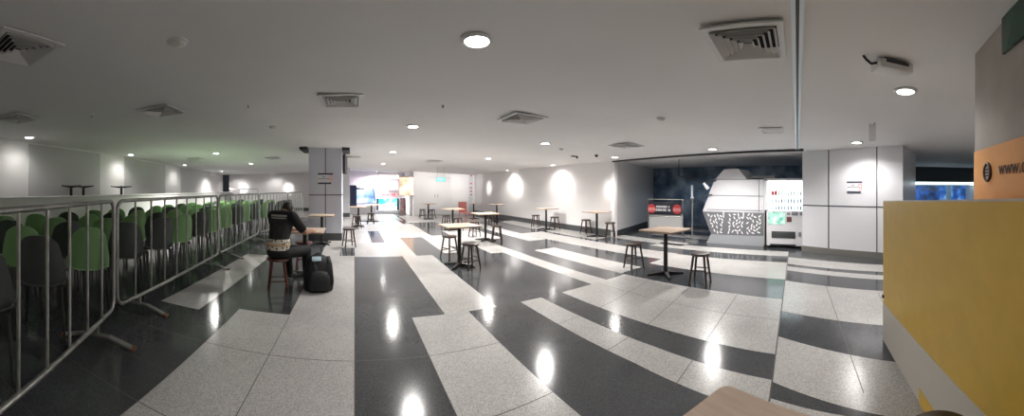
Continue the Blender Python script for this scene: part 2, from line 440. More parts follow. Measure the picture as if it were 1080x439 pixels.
g.box((mid.x, mid.y, 1.045), (.012, (P1 - P0).length, .022), Matrix.Rotation(rz_p, 3, 'Z'))
g.build('panel_joint', M['groove'], pp, smooth=False)
g = MB(); g.box((mid.x + pn.x * .64, mid.y + pn.y * .64, .065), (1.32, (P1 - P0).length + .02, .13), Matrix.Rotation(rz_p, 3, 'Z'))
g.build('kick_plate', M['kick'], pp, smooth=False)
# ------------------------------------------------------------------ notices
def notice(name, label, loc, rz, w_, h_):
    """paper notice facing local -Y, with dark bars, small marks and a red stamp"""
    t = thing(name, label, 'notice', loc, rz)
    b = MB(); b.box((0, 0, 0), (w_, .006, h_)); b.build('sheet', M['paper'], t, smooth=False)
    b = MB(); b.box((0, -.005, h_ * .43), (w_ * .98, .004, h_ * .14)); b.box((-w_ * .05, -.005, -h_ * .43), (w_ * .86, .004, h_ * .14))
    build_each(b, 'printed_bar', M['navy'], t, smooth=False)
    b = MB()
    for k in range(9): b.box((-w_ * .42 + k * w_ * .075, -.005, 0), (w_ * .05, .003, h_ * .055))
    for k in range(3): b.box((-w_ * .16 + k * w_ * .065, -.005, h_ * .16), (w_ * .045, .003, h_ * .06))
    b.build('printed_text', M['navy'], t, smooth=False)
    b = MB(); b.tube([(w_ * .34 + w_ * .11 * math.cos(a), -.006, h_ * .1 + w_ * .11 * math.sin(a)) for a in [2 * PI * k / 16 for k in range(16)]], w_ * .02, 6, True)
    b.tube([(w_ * .36 + w_ * .09 * math.cos(a), -.006, -h_ * .2 + w_ * .09 * math.sin(a)) for a in [2 * PI * k / 16 for k in range(16)]], w_ * .014, 6, True)
    b.build('red_mark', M['signpink'], t)
    return t
notice('notice', 'white notice with dark bars and red mark on the grey pillar', (-.80, PY - .008, hgt(188.5, PY)), 0, .43, .30)
q = on_panel(901.5); dq = math.hypot(q.x, q.y)
notice('notice', 'white notice with dark bars on the white panelled wall', (q.x - pn.x * .008, q.y - pn.y * .008, hgt(197.5, dq)), math.atan2(pd.y, pd.x), .36, .24)
# ------------------------------------------------------------------ stools
def make_stool(m):
    t = thing('stool', 'stool', 'stool')
    s_ = MB(); s_.lathe([(.0, .41), (.13, .41), (.152, .42), (.158, .435), (.152, .449), (.14, .452), (.03, .445), (0, .445)], n=28)
    s_.build('seat', m, t)
    for k in range(4):
        a = PI / 4 + k * PI / 2; ca, sa = math.cos(a), math.sin(a)
        l = MB(); l.cone((.185 * ca, .185 * sa, 0), (.115 * ca, .115 * sa, .415), .015, .019, 10); l.build('leg', m, t)
    r_ = MB()
    for k in range(4):
        a, b = PI / 4 + k * PI / 2, PI / 4 + (k + 1) * PI / 2; z = .15 + .05 * (k % 2); r = .185 - .07 * z / .415
        r_.cyl((r * math.cos(a), r * math.sin(a), z), (r * math.cos(b), r * math.sin(b), z), .0095, 8)
    r_.build('stretcher', m, t)
    return t
STO = make_stool(M['stool']); RED = make_stool(M['redstool']); RED.name = 'stool'
def make_table():
    t = thing('pedestal_table', 'table', 'table')
    b = MB(); b.box((0, 0, .738), (.62, .62, .024), None, .004); tp = b.build('tabletop', M['top'], t)
    b = MB()
    for sx, sy, wx, wy in ((0, .311, .626, .006), (0, -.311, .626, .006), (.311, 0, .006, .626), (-.311, 0, .006, .626)): b.box((sx, sy, .737), (wx, wy, .024))
    b.build('edge_band', M['topedge'], tp, smooth=False)
    b = MB(); b.cyl((0, 0, .03), (0, 0, .715), .035, 20); b.build('pole', M['black'], t)
    b = MB(); b.box((0, 0, .718), (.26, .26, .014)); b.build('top_plate', M['black'], t, smooth=False)
    b = MB()
    for k in range(4):
        a = PI / 4 + k * PI / 2; d = Vector((math.cos(a), math.sin(a), 0)); n = Vector((-d.y, d.x, 0))
        pts = [d * .02 + n * .035, d * .30 + n * .018, d * .30 - n * .018, d * .02 - n * .035]
        lo = [b.bm.verts.new((p.x, p.y, .012 if i in (0, 3) else .008)) for i, p in enumerate(pts)]
        hi = [b.bm.verts.new((p.x, p.y, .065 if i in (0, 3) else .026)) for i, p in enumerate(pts)]
        b.bm.faces.new(lo[::-1]); b.bm.faces.new(hi)
        for i in range(4): b.bm.faces.new((lo[i], lo[(i + 1) % 4], hi[(i + 1) % 4], hi[i]))
        b.cyl((d.x * .285, d.y * .285, 0), (d.x * .285, d.y * .285, .012), .018, 10)
    b.build('cross_foot', M['black'], t)
    return t
TAB = make_table()
def stool_px(x, y, label, red=False, g='dark wooden stools', rz=None):
    p = at(x, y)
    return place(RED if red else STO, USED, p, random.uniform(0, 1.5) if rz is None else rz, label, g)
def table_px(x, y, label, rz=0.0, g='pedestal tables'):
    return place(TAB, USED, at(x, y), rz, label, g)
table_px(484.5, 280.5, 'pale square pedestal table in the hall centre, closest to the camera there', .05)
stool_px(474, 271.5, 'dark stool touching the table closest to the camera, on its pillar side')
stool_px(496, 283.3, 'dark stool standing before the table closest to the camera, nearer of its two')
table_px(512, 253.5, 'pale square pedestal table just behind the first one in the hall centre')
stool_px(524, 255.5, 'dark stool at the second centre table, on the white wall side')
stool_px(500.5, 249.5, 'dark stool at the second centre table, half behind the first table')
table_px(477.5, 243, 'pedestal table beside the red chair, behind the two centre tables')
stool_px(470.5, 239.5, 'dark stool at the table beside the red chair, on the door side', g='small dark stools')
stool_px(483, 243.5, 'dark stool at the table beside the red chair, next to the chair', g='small dark stools')
table_px(451.7, 231.5, 'far pedestal table before the white double door')
stool_px(445.5, 230.5, 'dark stool at the table before the double door, on the stall side')
stool_px(455.5, 231, 'dark stool at the table before the double door, on the long wall side')
table_px(499.5, 231, 'pedestal table at the long white wall, in the far corner')
table_px(524, 233.5, 'pedestal table at the long white wall, third from the blue mural')
stool_px(517, 234.5, 'dark stool at the third wall table counted from the blue mural')
table_px(576, 242.5, 'pedestal table at the long white wall, second from the blue mural')
stool_px(565, 239.5, 'dark stool at the second wall table from the mural, on its far side')
stool_px(585, 242.4, 'dark stool at the second wall table from the mural, on its near side')
table_px(629.5, 250, 'pedestal table at the end of the long white wall, next to its corner')
stool_px(618, 246.5, 'dark stool at the wall corner table, on its far side')
stool_px(643.5, 251, 'dark stool standing at the very corner of the long white wall')
table_px(702, 290, 'large looking pale pedestal table in front of the grey booth', .0)
stool_px(668.5, 283, 'dark stool at the table facing the booth, on the white wall side')
stool_px(738.5, 298, 'dark stool at the table facing the booth, on the booth side')
place(TAB, USED, Vector((-.84, 8.0, 0)), 0, 'pale pedestal table pushed against the grey pillar', 'pedestal tables')
stool_px(368, 260.5, 'dark stool standing alone beside the grey pillar')
table_px(378, 239, 'pedestal table in front of the pale blue poster', g='tables at the stall')
stool_px(376, 241, 'dark stool at the table in front of the pale blue poster')
table_px(391.7, 234, 'pedestal table beside the teal screen, farther than the poster table', g='tables at the stall')
stool_px(391, 236.5, 'dark stool at the table beside the teal screen')
MAN = Vector((-1.06, 4.23, 0))
place(TAB, USED, Vector((-.80, 5.0, 0)), 0, 'pale pedestal table the man in black leans on', 'pedestal tables')
place(RED, USED, MAN, .3, 'reddish brown stool the man in black sits on', 'reddish stools')
place(RED, USED, Vector((-.92, 5.62, 0)), .1, 'reddish brown stool across the table from the man', 'reddish stools')
# foreground table under the camera and stool at the counter
t = thing('foreground_table', 'pale beech table top at the bottom edge of the view', 'table', (.972 - (.966 * .44 + .259 * .38), .396 - (-.259 * .44 + .966 * .38), 0), -.262)
b = MB(); b.box((0, 0, .735), (.88, .76, .03), None, .0)
es = [e for e in b.bm.edges if abs(e.verts[0].co.z - e.verts[1].co.z) > .02]
bmesh.ops.bevel(b.bm, geom=es, offset=.035, segments=5, affect='EDGES', profile=.5)
b.build('tabletop', M['top'], t)
b = MB(); b.cyl((0, 0, .02), (0, 0, .72), .035, 18); b.build('pole', M['black'], t)
b = MB(); b.lathe([(.0, 0), (.24, 0), (.24, .012), (.05, .03), (0, .03)]); b.build('base', M['black'], t)
place(STO, USED, at(991, 462, .45) - Vector((0, 0, .45)), .4, 'dark round stool seat peeking up beside the yellow counter', 'dark wooden stools')
# ------------------------------------------------------------------ red chair far off
p = at(491, 236)
t = thing('red_chair', 'small red plastic chair among the far tables', 'chair', p, .3)
b = MB(); b.box((0, 0, .45), (.42, .42, .03), None, .01); b.build('seat', M['redplastic'], t)
b = MB(); b.box((0, .2, .68), (.42, .03, .42), Matrix.Rotation(-.1, 3, 'X'), .012); b.build('backrest', M['redplastic'], t)
for sx in (-.18, .18):
    for sy in (-.18, .18):
        b = MB(); b.cyl((sx * 1.1, sy * 1.1, 0), (sx, sy, .44), .016, 8); b.build('leg', M['redplastic'], t)
# ------------------------------------------------------------------ crowd barriers
def rrect(L, z0, z1, r, n=6):
    pts = []
    for cx, cz, a0 in ((L - r, z1 - r, 0), (r, z1 - r, PI / 2), (r, z0 + r, PI), (L - r, z0 + r, 1.5 * PI)):
        for k in range(n + 1):
            a = a0 + PI / 2 * k / n; pts.append((cx + r * math.cos(a), 0, cz + r * math.sin(a)))
    return pts
def barrier(a, b, label):
    a, b = Vector((*a, 0)), Vector((*b, 0)); L = (b - a).length
    t = thing('crowd_barrier', label, 'barrier', a, math.atan2((b - a).y, (b - a).x), 'steel crowd barriers')
    f_ = MB(); f_.tube(rrect(L, .17, 1.28, .11), .021, 12, True); f_.build('frame', M['steel'], t)
    for k in range(8):
        x = L * (k + 1) / 9
        q = MB(); q.cyl((x, 0, .18), (x, 0, 1.27), .0125, 10); q.build('bar', M['steel'], t)
    for x in (.42, L - .42):
        q = MB(); q.tube([(x, -.36, .012), (x, -.30, .03), (x, -.12, .085), (x, 0, .10), (x, .12, .085), (x, .30, .03), (x, .36, .012)], .0, 4) if False else None
        pr = [(-.36, .0), (-.35, .018), (-.12, .085), (.12, .085), (.35, .018), (.36, 0), (.34, 0), (.11, .068), (-.11, .068), (-.34, 0)]
        q.prism([(x - .03, y, z) for y, z in pr], (.06, 0, 0))
        q.box((x, 0, .125), (.03, .03, .09))
        ft = q.build('foot', M['steel'], t, smooth=False)
        g = MB()
        for y in (-.345, .345): g.box((x, y, .012), (.075, .05, .022), None, .005)
        build_each(g, 'foot_pad', M['rust'], ft)
    return t
J = [(-1.14, -.29), (-2.27, 2.36), (-2.53, 5.44), (-2.67, 8.47), (-2.45, 11.3), (-2.35, 14.2)]
bl = ['first steel crowd barrier, closest to the camera, running out of view', 'second steel crowd barrier from the camera, rounded frame with eight bars',
      'third steel crowd barrier from the camera, beside the seated man', 'fourth steel crowd barrier, just behind the seated man', 'last steel crowd barrier, the one farthest from the camera']
for i in range(5):
    a, b = Vector(J[i]), Vector(J[i + 1]); d = (b - a).normalized() * .035
    barrier(a + d, b - d, bl[i])
# ------------------------------------------------------------------ shell chairs behind the barriers
def make_chair(m):
    t = thing('shell_chair', 'chair', 'chair')
    def sheet(fn, nu, nv, th):
        b = MB(); V = [[b.bm.verts.new(fn(u / nu, v / nv)) for v in range(nv + 1)] for u in range(nu + 1)]
        for u in range(nu):
            for v in range(nv): b.bm.faces.new((V[u][v], V[u + 1][v], V[u + 1][v + 1], V[u][v + 1]))
        bmesh.ops.recalc_face_normals(b.bm, faces=b.bm.faces)
        bmesh.ops.solidify(b.bm, geom=b.bm.faces[:], thickness=th)
        return b
    def seat(u, v):
        x = (u - .5) * .46; y = (v - .5) * .44; return Vector((x * (1 - .12 * (1 - v)), y, .45 + .05 * (abs(u - .5) * 2) ** 3 + .02 * (1 - math.sin(PI * v))))
    def back(u, v):
        w = .44 * (1 - .25 * v * v); x = (u - .5) * w
        z = .47 + .42 * v - .07 * v * (abs(u - .5) * 2) ** 3
        return Vector((x, -.21 - .13 * v + .09 * (abs(u - .5) * 2) ** 2, z))
    sheet(seat, 10, 8, .012).build('seat', m, t, smooth=60)
    sheet(back, 10, 8, .012).build('backrest', m, t, smooth=60)
    for sx in (-.18, .18):
        for sy in (-.17, .17):
            b = MB(); b.cyl((sx * 1.2, sy * 1.25, 0), (sx, sy, .452), .012, 8); b.build('leg', M['chairleg'], t)
    b = MB(); b.cyl((-.18, -.17, .435), (-.18, .17, .435), .01, 6); b.cyl((.18, -.17, .435), (.18, .17, .435), .01, 6); build_each(b, 'seat_rail', M['chairleg'], t)
    return t
CH = {'green': make_chair(M['green']), 'charcoal': make_chair(M['charcoal'])}
for t in CH.values(): t.scale = (1.08, 1.0, 1.12)
def fence_x(Y):
    for (x0, y0), (x1, y1) in zip(J, J[1:]):
        if Y <= y1 or (x1, y1) == J[-1]: return x0 + (x1 - x0) * (Y - y0) / (y1 - y0)
def part_x(Y): return pa.x + (pb.x - pa.x) * (Y - pa.y) / (pb.y - pa.y)
ordn = ['first', 'second', 'third', 'fourth', 'fifth', 'sixth', 'seventh', 'eighth', 'ninth', 'tenth', 'eleventh', 'twelfth', 'thirteenth', 'fourteenth', 'fifteenth', 'sixteenth', 'seventeenth', 'eighteenth']
rown = ['first row behind the barriers', 'second row behind the barriers', 'third row behind the barriers', 'row along the low partition']
for r in range(4):
    Yv = .95 + .2 * r; k = 0
    while Yv < 12.6:
        fx = fence_x(Yv + (.35 if Yv < 2.4 else 0)) - .46 - .62 * r
        if fx - .40 > part_x(Yv):
            col = ('green' if k in (2, 5, 7, 8, 10, 12) else 'charcoal') if r == 0 else ('charcoal' if (k + r) % 3 == 0 else 'green')
            place(CH[col], USED, Vector((fx + random.uniform(-.03, .03), Yv, 0)), PI / 2 - .55 + random.uniform(-.25, .25),
                  f'{col} plastic shell chair, {ordn[min(k, 17)]} counted from the camera in the {rown[r]}', 'shell chairs behind the barriers')
            k += 1
        Yv += .70 if r else .72
# tables stacked upside down behind the partition, feet in the air
for x, d, lab in ((75, 7.4, 'the one closest to the camera'), (88, 8.05, 'the middle one'), (128, 8.95, 'the farthest')):
    p = polar(x, d)
    place(TAB, USED, p, .3, f'table carrying an upturned one behind the low partition, {lab}', 'stacked tables behind the partition')
    q = place(TAB, USED, p + Vector((0, 0, 1.502)), .5, f'upturned table with black foot in the air, {lab}', 'stacked tables behind the partition')
    q.rotation_euler = (PI, 0, .2 + x * .01)
# steel rails at the far left
t = thing('handrail', 'small steel handrail where the grey panelled wall ends', 'rail', (-6.0, 16.2, 0), -.2)
b = MB()
b.tube([(-.9, 0, 0), (-.9, 0, 1.42), (.9, 0, 1.42), (.9, 0, 0)], .022, 8); b.build('rail', M['steel'], t)
b = MB()
for x in (-.3, .3): b.cyl((x, 0, 0), (x, 0, 1.41), .018, 8)
b.build('post', M['steel'], t)
# ------------------------------------------------------------------ person
def chain(b, nodes, edges, step=.018):
    """closely set overlapping ellipsoids along every bone; remeshed() then fuses them into one surface"""
    for a, c_ in edges:
        (p, r), (q, t) = nodes[a], nodes[c_]
        p, q = Vector(p), Vector(q); r = Vector(r if isinstance(r, tuple) else (r, r)); t = Vector(t if isinstance(t, tuple) else (t, t))
        n = max(3, int((q - p).length / step))
        for k in range(n + 1):
            u = k / n; rr = r.lerp(t, u); b.blob(p.lerp(q, u), (rr[0], rr[1], min(rr) if min(rr) > .03 else min(rr)), 2)
    return b
def remeshed(b, vox, smooth=4):
    me = bpy.data.meshes.new('tmp'); b.bm.to_mesh(me); b.bm.free()
    o = bpy.data.objects.new('tmp', me); C.objects.link(o)
    r = o.modifiers.new('r', 'REMESH'); r.mode = 'VOXEL'; r.voxel_size = vox
    if smooth:
        s_ = o.modifiers.new('m', 'SMOOTH'); s_.iterations = smooth; s_.factor = .5
    dg = bpy.context.evaluated_depsgraph_get(); ev = bpy.data.meshes.new_from_object(o.evaluated_get(dg))
    bpy.data.objects.remove(o); bpy.data.meshes.remove(me)
    q = bmesh.new(); q.from_mesh(ev); left = set(q.verts); best = []
    while left:                                                     # keep the one continuous outer surface
        st = [left.pop()]; isl = [st[0]]
        while st:
            v = st.pop()
            for e in v.link_edges:
                w_ = e.other_vert(v)
                if w_ in left: left.discard(w_); isl.append(w_); st.append(w_)
        if len(isl) > len(best): best = isl
    kp = set(best); bmesh.ops.delete(q, geom=[v for v in q.verts if v not in kp], context='VERTS')
    q.to_mesh(ev); q.free()
    return ev
def mesh_obj(name, me, m, parent):
    me.name = name; me.materials.clear(); me.materials.append(m); me.shade_smooth()
    o = bpy.data.objects.new(name, me); C.objects.link(o); o.parent = parent
    return o
man = thing('person', 'man in black t-shirt seated with his back turned, bent over a table', 'person', MAN, -math.radians(19))
# local frame: +Y is where he faces, +X his right hand side (seen from behind: right)
N = dict(
    pelvis=((0, -.02, .56), (.15, .12)), belly=((0, .02, .70), (.145, .105)), chest=((-.02, .12, .88), (.165, .115)), upper=((-.045, .19, 1.0), (.15, .085)),
    neck=((-.04, .245, 1.075), .055), skull=((-.035, .30, 1.11), .06),
    shR=((.125, .19, 1.01), .066), elR=((.29, .25, .80), .046), wrR=((.29, .50, .785), .029), paR=((.265, .57, .775), (.036, .017)),
    shL=((-.215, .19, 1.01), .066), elL=((-.29, .33, .80), .046), wrL=((-.08, .52, .785), .029), paL=((-.03, .585, .775), (.036, .017)),
    hipR=((.10, .03, .53), .088), knR=((.24, .40, .51), .062), anR=((.27, .36, .10), .042), toR=((.285, .46, .045), .026),
    hipL=((-.10, .03, .53), .088), knL=((-.13, .44, .51), .062), anL=((-.14, .56, .10), .042), toL=((-.148, .665, .045), .026))
Ed = [('pelvis', 'belly'), ('belly', 'chest'), ('chest', 'upper'), ('upper', 'neck'), ('neck', 'skull')]
for s_ in 'RL':
    Ed += [('upper', 'sh' + s_), ('sh' + s_, 'el' + s_), ('el' + s_, 'wr' + s_), ('wr' + s_, 'pa' + s_), ('pelvis', 'hip' + s_), ('hip' + s_, 'kn' + s_), ('kn' + s_, 'an' + s_), ('an' + s_, 'to' + s_)]
b = chain(MB(), N, Ed)
hc = Vector((-.035, .335, 1.105))
b.blob(hc, (.076, .098, .098)); b.blob(hc + Vector((0, .045, -.055)), (.056, .06, .058))           # skull and jaw, bowed
b.blob(hc + Vector((0, .105, -.045)), (.013, .02, .018), 2)                                          # nose
for sx in (-1, 1):
    b.blob(hc + Vector((sx * .077, .005, -.02)), (.012, .022, .033), 2)                              # ears
    b.blob(hc + Vector((sx * .03, .088, -.012)), (.014, .01, .009), 2)                               # eyes
b.blob(hc + Vector((0, .098, -.078)), (.024, .012, .010), 2)                                         # mouth
for s_, sx in (('R', 1), ('L', -1)):
    w0, p0 = Vector(N['wr' + s_][0]), Vector(N['pa' + s_][0]); d = (p0 - w0).normalized(); sd = Vector((d.y, -d.x, 0))
    for j, (off, ln) in enumerate(((-.03, .07), (-.010, .08), (.011, .075), (.031, .058))):
        off *= sx * -1
        base = p0 + sd * off * .8 - d * .03; k1 = base + d * (ln * .5 + .02) + sd * off * .25 + Vector((0, 0, .004)); k2 = base + d * (ln * .85 + .02) + sd * off * .3 + Vector((0, 0, -.006)); k3 = base + d * (ln + .02) + sd * off * .3 + Vector((0, 0, -.014))
        for a, c_, ra, rb in ((base, k1, .0095, .009), (k1, k2, .009, .008), (k2, k3, .008, .007)): b.cone(a, c_, ra, rb, 8); b.blob(a, (ra,) * 3, 2); b.blob(c_, (rb,) * 3, 2)
    tb = p0 - d * .035 - sd * (sx * .02); b.blob(tb - sd * (sx * .025) + d * .03, (.0105,) * 3, 2); b.cone(tb, tb - sd * (sx * .025) + d * .03, .011, .010, 8); b.cone(tb - sd * (sx * .025) + d * .03, tb - sd * (sx * .028) + d * .058, .010, .008, 8)
mesh_obj('body', remeshed(b, .0045, 5), M['skin'], man)
# hair
b = MB(); b.blob(hc + Vector((0, -.014, .012)), (.085, .102, .1), 4)
for v in list(b.bm.verts):
    l = v.co - hc
    if l.z < -.055 or (l.y > .05 and l.z < .06) : b.bm.verts.remove(v)
bmesh.ops.solidify(b.bm, geom=b.bm.faces[:], thickness=.012)
b.build('hair', M['hair'], man, smooth=80)
def grow(n, k=1.0, add=.014):
    p, r = N[n]; return (p, tuple(x * k + add for x in r) if isinstance(r, tuple) else r * k + add)
# shirt with short sleeves
T = {n: grow(n) for n in ('pelvis', 'belly', 'chest', 'upper')}
T['pelvis'] = ((0, -.01, .60), (.166, .135))
T['collar'] = ((-.043, .232, 1.055), .062)
for s_ in 'RL':
    T['sh' + s_] = grow('sh' + s_, 1, .018); a, e_ = Vector(N['sh' + s_][0]), Vector(N['el' + s_][0]); T['sl' + s_] = (tuple(a.lerp(e_, .8)), .067)
sm = remeshed(chain(MB(), T, [('pelvis', 'belly'), ('belly', 'chest'), ('chest', 'upper'), ('upper', 'collar'), ('upper', 'shR'), ('upper', 'shL'), ('shR', 'slR'), ('shL', 'slL')]), .008, 8)
shirt = mesh_obj('shirt', sm, M['shirt'], man)
# print on the back of the shirt
dg = bpy.context.evaluated_depsgraph_get()
from mathutils.bvhtree import BVHTree
bv = BVHTree.FromPolygons([v.co.copy() for v in sm.vertices], [tuple(p.vertices) for p in sm.polygons])
b = MB(); b_any = False
def back_pt(x, z, off=.003):
    h = bv.ray_cast(Vector((x, -1, z)), Vector((0, 1, 0)))
    return (h[0] + h[1] * off) if h[0] else None
for row, (z0, hh) in enumerate(((1.012, .026), (.985, .016))):
    x = -.18
    while x < .085:
        w_ = random.uniform(.012, .02); ps = [back_pt(x, z0), back_pt(x + w_, z0), back_pt(x + w_, z0 + hh), back_pt(x, z0 + hh)]
        if all(ps): b.face(ps); b_any = True
        x += w_ + .005
if b_any: b.build('shirt_print', M['print'], shirt, smooth=False)
else: b.bm.free()
# trousers
T = {'pelvis': ((0, -.02, .555), (.163, .13)), 'waist': ((0, .0, .63), (.155, .12))}
for s_ in 'RL':
    for n in ('hip', 'kn', 'an'): T[n + s_] = grow(n + s_, 1.02, .014)
tm = remeshed(chain(MB(), T, [('pelvis', 'waist')] + [e for s_ in 'RL' for e in (('pelvis', 'hip' + s_), ('hip' + s_, 'kn' + s_), ('kn' + s_, 'an' + s_))]), .008, 8)
mesh_obj('trousers', tm, M['trousers'], man)
# patterned waistband with a beige belt
pm = bpy.data.materials.new('patterned_hem'); pm.use_nodes = True
nt = pm.node_tree; bs = nt.nodes['Principled BSDF']; bs.inputs['Roughness'].default_value = .8
tc = nt.nodes.new('ShaderNodeTexCoord'); vo = nt.nodes.new('ShaderNodeTexVoronoi'); vo.inputs['Scale'].default_value = 26
rp = nt.nodes.new('ShaderNodeValToRGB'); rp.color_ramp.interpolation = 'CONSTANT'
rp.color_ramp.elements[0].color = (.02, .02, .02, 1); rp.color_ramp.elements[1].position = .36; rp.color_ramp.elements[1].color = (.66, .62, .54, 1)
nt.links.new(tc.outputs['Object'], vo.inputs['Vector']); nt.links.new(vo.outputs['Distance'], rp.inputs[0]); nt.links.new(rp.outputs[0], bs.inputs['Base Color'])
b = MB(); b.lathe([(1.0, .575), (1.03, .60), (1.03, .70), (.99, .72)], (0, -.0, 0), 40, .172, .142)
bmesh.ops.delete(b.bm, geom=[f_ for f_ in b.bm.faces if len(f_.verts) > 4], context='FACES')
for v in b.bm.verts: v.co.y += (v.co.z - .6) * .2 - .012
bmesh.ops.solidify(b.bm, geom=b.bm.faces[:], thickness=.006)
wb = b.build('patterned_hem', pm, man, smooth=60)
b = MB(); b.lathe([(1.05, .63), (1.06, .638), (1.06, .652), (1.05, .66)], (0, 0, 0), 40, .175, .145)
bmesh.ops.delete(b.bm, geom=[f_ for f_ in b.bm.faces if len(f_.verts) > 4], context='FACES')
for v in b.bm.verts: v.co.y += (v.co.z - .6) * .2 - .012
bmesh.ops.solidify(b.bm, geom=b.bm.faces[:], thickness=.008)
b.build('belt', M['beige'], man, smooth=60)
for s_ in 'RL':
    a, e_ = Vector(N['an' + s_][0]), Vector(N['to' + s_][0]); d = (e_ - a); d.z = 0; d.normalize()
    b = MB(); b.blob((a.x + d.x * .06, a.y + d.y * .06, .055), (.052, .052, .055)); b.blob((a.x + d.x * .14, a.y + d.y * .14, .042), (.05, .075, .04)); b.blob((a.x, a.y, .08), (.05, .055, .06))
    for v in b.bm.verts: v.co.z = max(v.co.z, .012)
    sh = mesh_obj('shoe', remeshed(b, .009, 3), M['shoe'], man)
    b = MB(); b.box((a.x + d.x * .075, a.y + d.y * .075, .009), (.098, .27, .018), Matrix.Rotation(-math.atan2(d.x, d.y), 3, 'Z'), .008); b.build('sole', M['sole'], sh)
# ------------------------------------------------------------------ backpack
bp = thing('backpack', 'black backpack standing on the floor beside the seated man', 'backpack', at(336, 305.5), math.radians(10))
b = MB()
def bag_ring(z, w_, d_, y): return [(w_ * math.copysign(abs(math.cos(a)) ** .6, math.cos(a)), y + d_ * math.copysign(abs(math.sin(a)) ** .6, math.sin(a)), z) for a in [2 * PI * k / 28 for k in range(28)]]
rings = [[b.bm.verts.new(p) for p in bag_ring(*r)] for r in ((.0, .16, .10, 0), (.03, .20, .135, 0), (.16, .215, .145, .01), (.32, .20, .13, .03), (.44, .165, .105, .05), (.52, .115, .075, .065), (.55, .06, .04, .07))]
for A_, B_ in zip(rings, rings[1:]):
    for k in range(28): b.bm.faces.new((A_[k], A_[(k + 1) % 28], B_[(k + 1) % 28], B_[k]))
b.bm.faces.new(rings[0][::-1]); b.bm.faces.new(rings[-1])
[setattr(v.co, 'z', v.co.z * .86) for v in b.bm.verts]
b.build('main_compartment', M['bag'], bp, smooth=60)
b = MB(); rings = [[b.bm.verts.new(p) for p in bag_ring(*r)] for r in ((.02, .13, .04, -.13), (.06, .155, .06, -.135), (.2, .15, .055, -.125), (.27, .11, .035, -.105), (.285, .08, .02, -.10))]
for A_, B_ in zip(rings, rings[1:]):
    for k in range(28): b.bm.faces.new((A_[k], A_[(k + 1) % 28], B_[(k + 1) % 28], B_[k]))
b.bm.faces.new(rings[0][::-1]); b.bm.faces.new(rings[-1]); b.build('front_pocket', M['bag'], bp, smooth=60)
for sx in (-.09, .12):
    b = MB(); pts = [(sx, .10, .43), (sx + .02, .02, .455), (sx + .04, -.07, .38), (sx + .05, -.125, .25), (sx + .05, -.14, .10), (sx + .04, -.13, .02)]
    for p_, q_ in zip(pts, pts[1:]): b.bar(p_, q_, .045, .014, .004)
    b.build('shoulder_strap', M['bag'], bp)
b = MB(); b.tube([(-.04, .07, .46), (-.036, .07, .485), (0, .07, .495), (.036, .07, .485), (.04, .07, .46)], .010, 8); b.build('carry_handle', M['bag'], bp)
b = MB(); b.box((-.03, -.035, .435), (.13, .075, .02), Matrix.Rotation(.75, 3, 'X'), .006); b.build('top_flap', M['paleblue'], bp)['label'] = 'pale blue top flap'
# ------------------------------------------------------------------ ceiling fittings
def make_downlight(on=True):
    t = thing('downlight', 'downlight', 'ceiling light')
    b = MB(); b.lathe([(.085, .004), (.118, .004), (.122, -.004), (.112, -.012), (.09, -.014), (.085, -.004)], n=32); b.build('trim_ring', M['frame'], t)
    b = MB(); b.lathe([(0, -.006), (.084, -.006), (.089, 0), (.0, .0)] , n=32); b.build('diffuser', M['lamp'] if on else M['deadlamp'], t)
    return t
DL = make_downlight()
def spot(loc, power, size=150, blend=.7, rad=.07, tgt=None, col=(1, .965, .93), parent=None, name='lamp_beam'):
    l = bpy.data.lights.new(name, 'SPOT'); l.energy = power; l.spot_size = math.radians(size); l.spot_blend = blend; l.shadow_soft_size = rad; l.color = col
    o = bpy.data.objects.new(name, l); C.objects.link(o); o.location = loc
    if tgt is not None: o.rotation_euler = (Vector(tgt) - Vector(loc)).to_track_quat('-Z', 'Y').to_euler()
    return o
LAMPS = [
    (503, 42, 20, 'largest looking downlight, glaring in the middle of the ceiling'),
    (435.5, 133, 60, 'downlight in the ceiling above the first centre table'),
    (414.4, 160, 75, 'downlight beside the grey pillar, second in the line towards the stall'),
    (404, 172.6, 90, 'downlight third in the line towards the stall'),
    (397, 180.6, 130, 'downlight last in the line towards the stall, just before it'),
    (515, 167, 95, 'downlight above the second centre table'),
    (575, 151, 75, 'downlight beside the flat dark ceiling sensor before the long white wall'),
    (583, 174, 16, 'downlight close to the long wall, above the second table from the mural'),
    (535, 179.5, 18, 'downlight close to the long wall, above the third table from the mural'),
    (502, 185, 50, 'downlight close to the long white wall at its far corner'),
    (648.6, 165.6, 24, 'downlight right at the near corner of the long white wall'),
    (457, 183.3, 110, 'downlight beside the exit sign, nearer of the two there'),
    (445.5, 186.3, 90, 'downlight at the white stall pillar, just beyond the exit sign'),
    (485.5, 188, 60, 'downlight between the exit sign and the far corner'),
    (31, 144.5, 5, 'downlight above the first grey wall panel, beside a dark vent'),
    (138, 163, 5, 'downlight above the pale strip between the first two grey wall panels'),
    (195, 174, 5, 'downlight above the third and last grey wall panel'),
    (228, 161.5, 95, 'downlight over the fenced chairs, brightest between grey panels and pillar'),
    (264.7, 172.6, 90, 'downlight beyond the brightest one over the chairs, beside the pillar vent'),
    (234.5, 180.6, 60, 'downlight near the recess where the grey panelled wall ends'),
    (252.6, 184.2, 8, 'downlight at the white wall behind the chairs, farther from the pillar'),
    (300, 184.8, 8, 'downlight at the white wall behind the chairs, closer to the pillar'),
    (751.5, 157, 55, 'downlight in the ceiling above the grey booth'),
    (955, 95.5, 30, 'downlight beside the white boxy ceiling unit'),
    (903.5, 150, 26, 'downlight in front of the white panelled wall'),
]
POW = 4.4
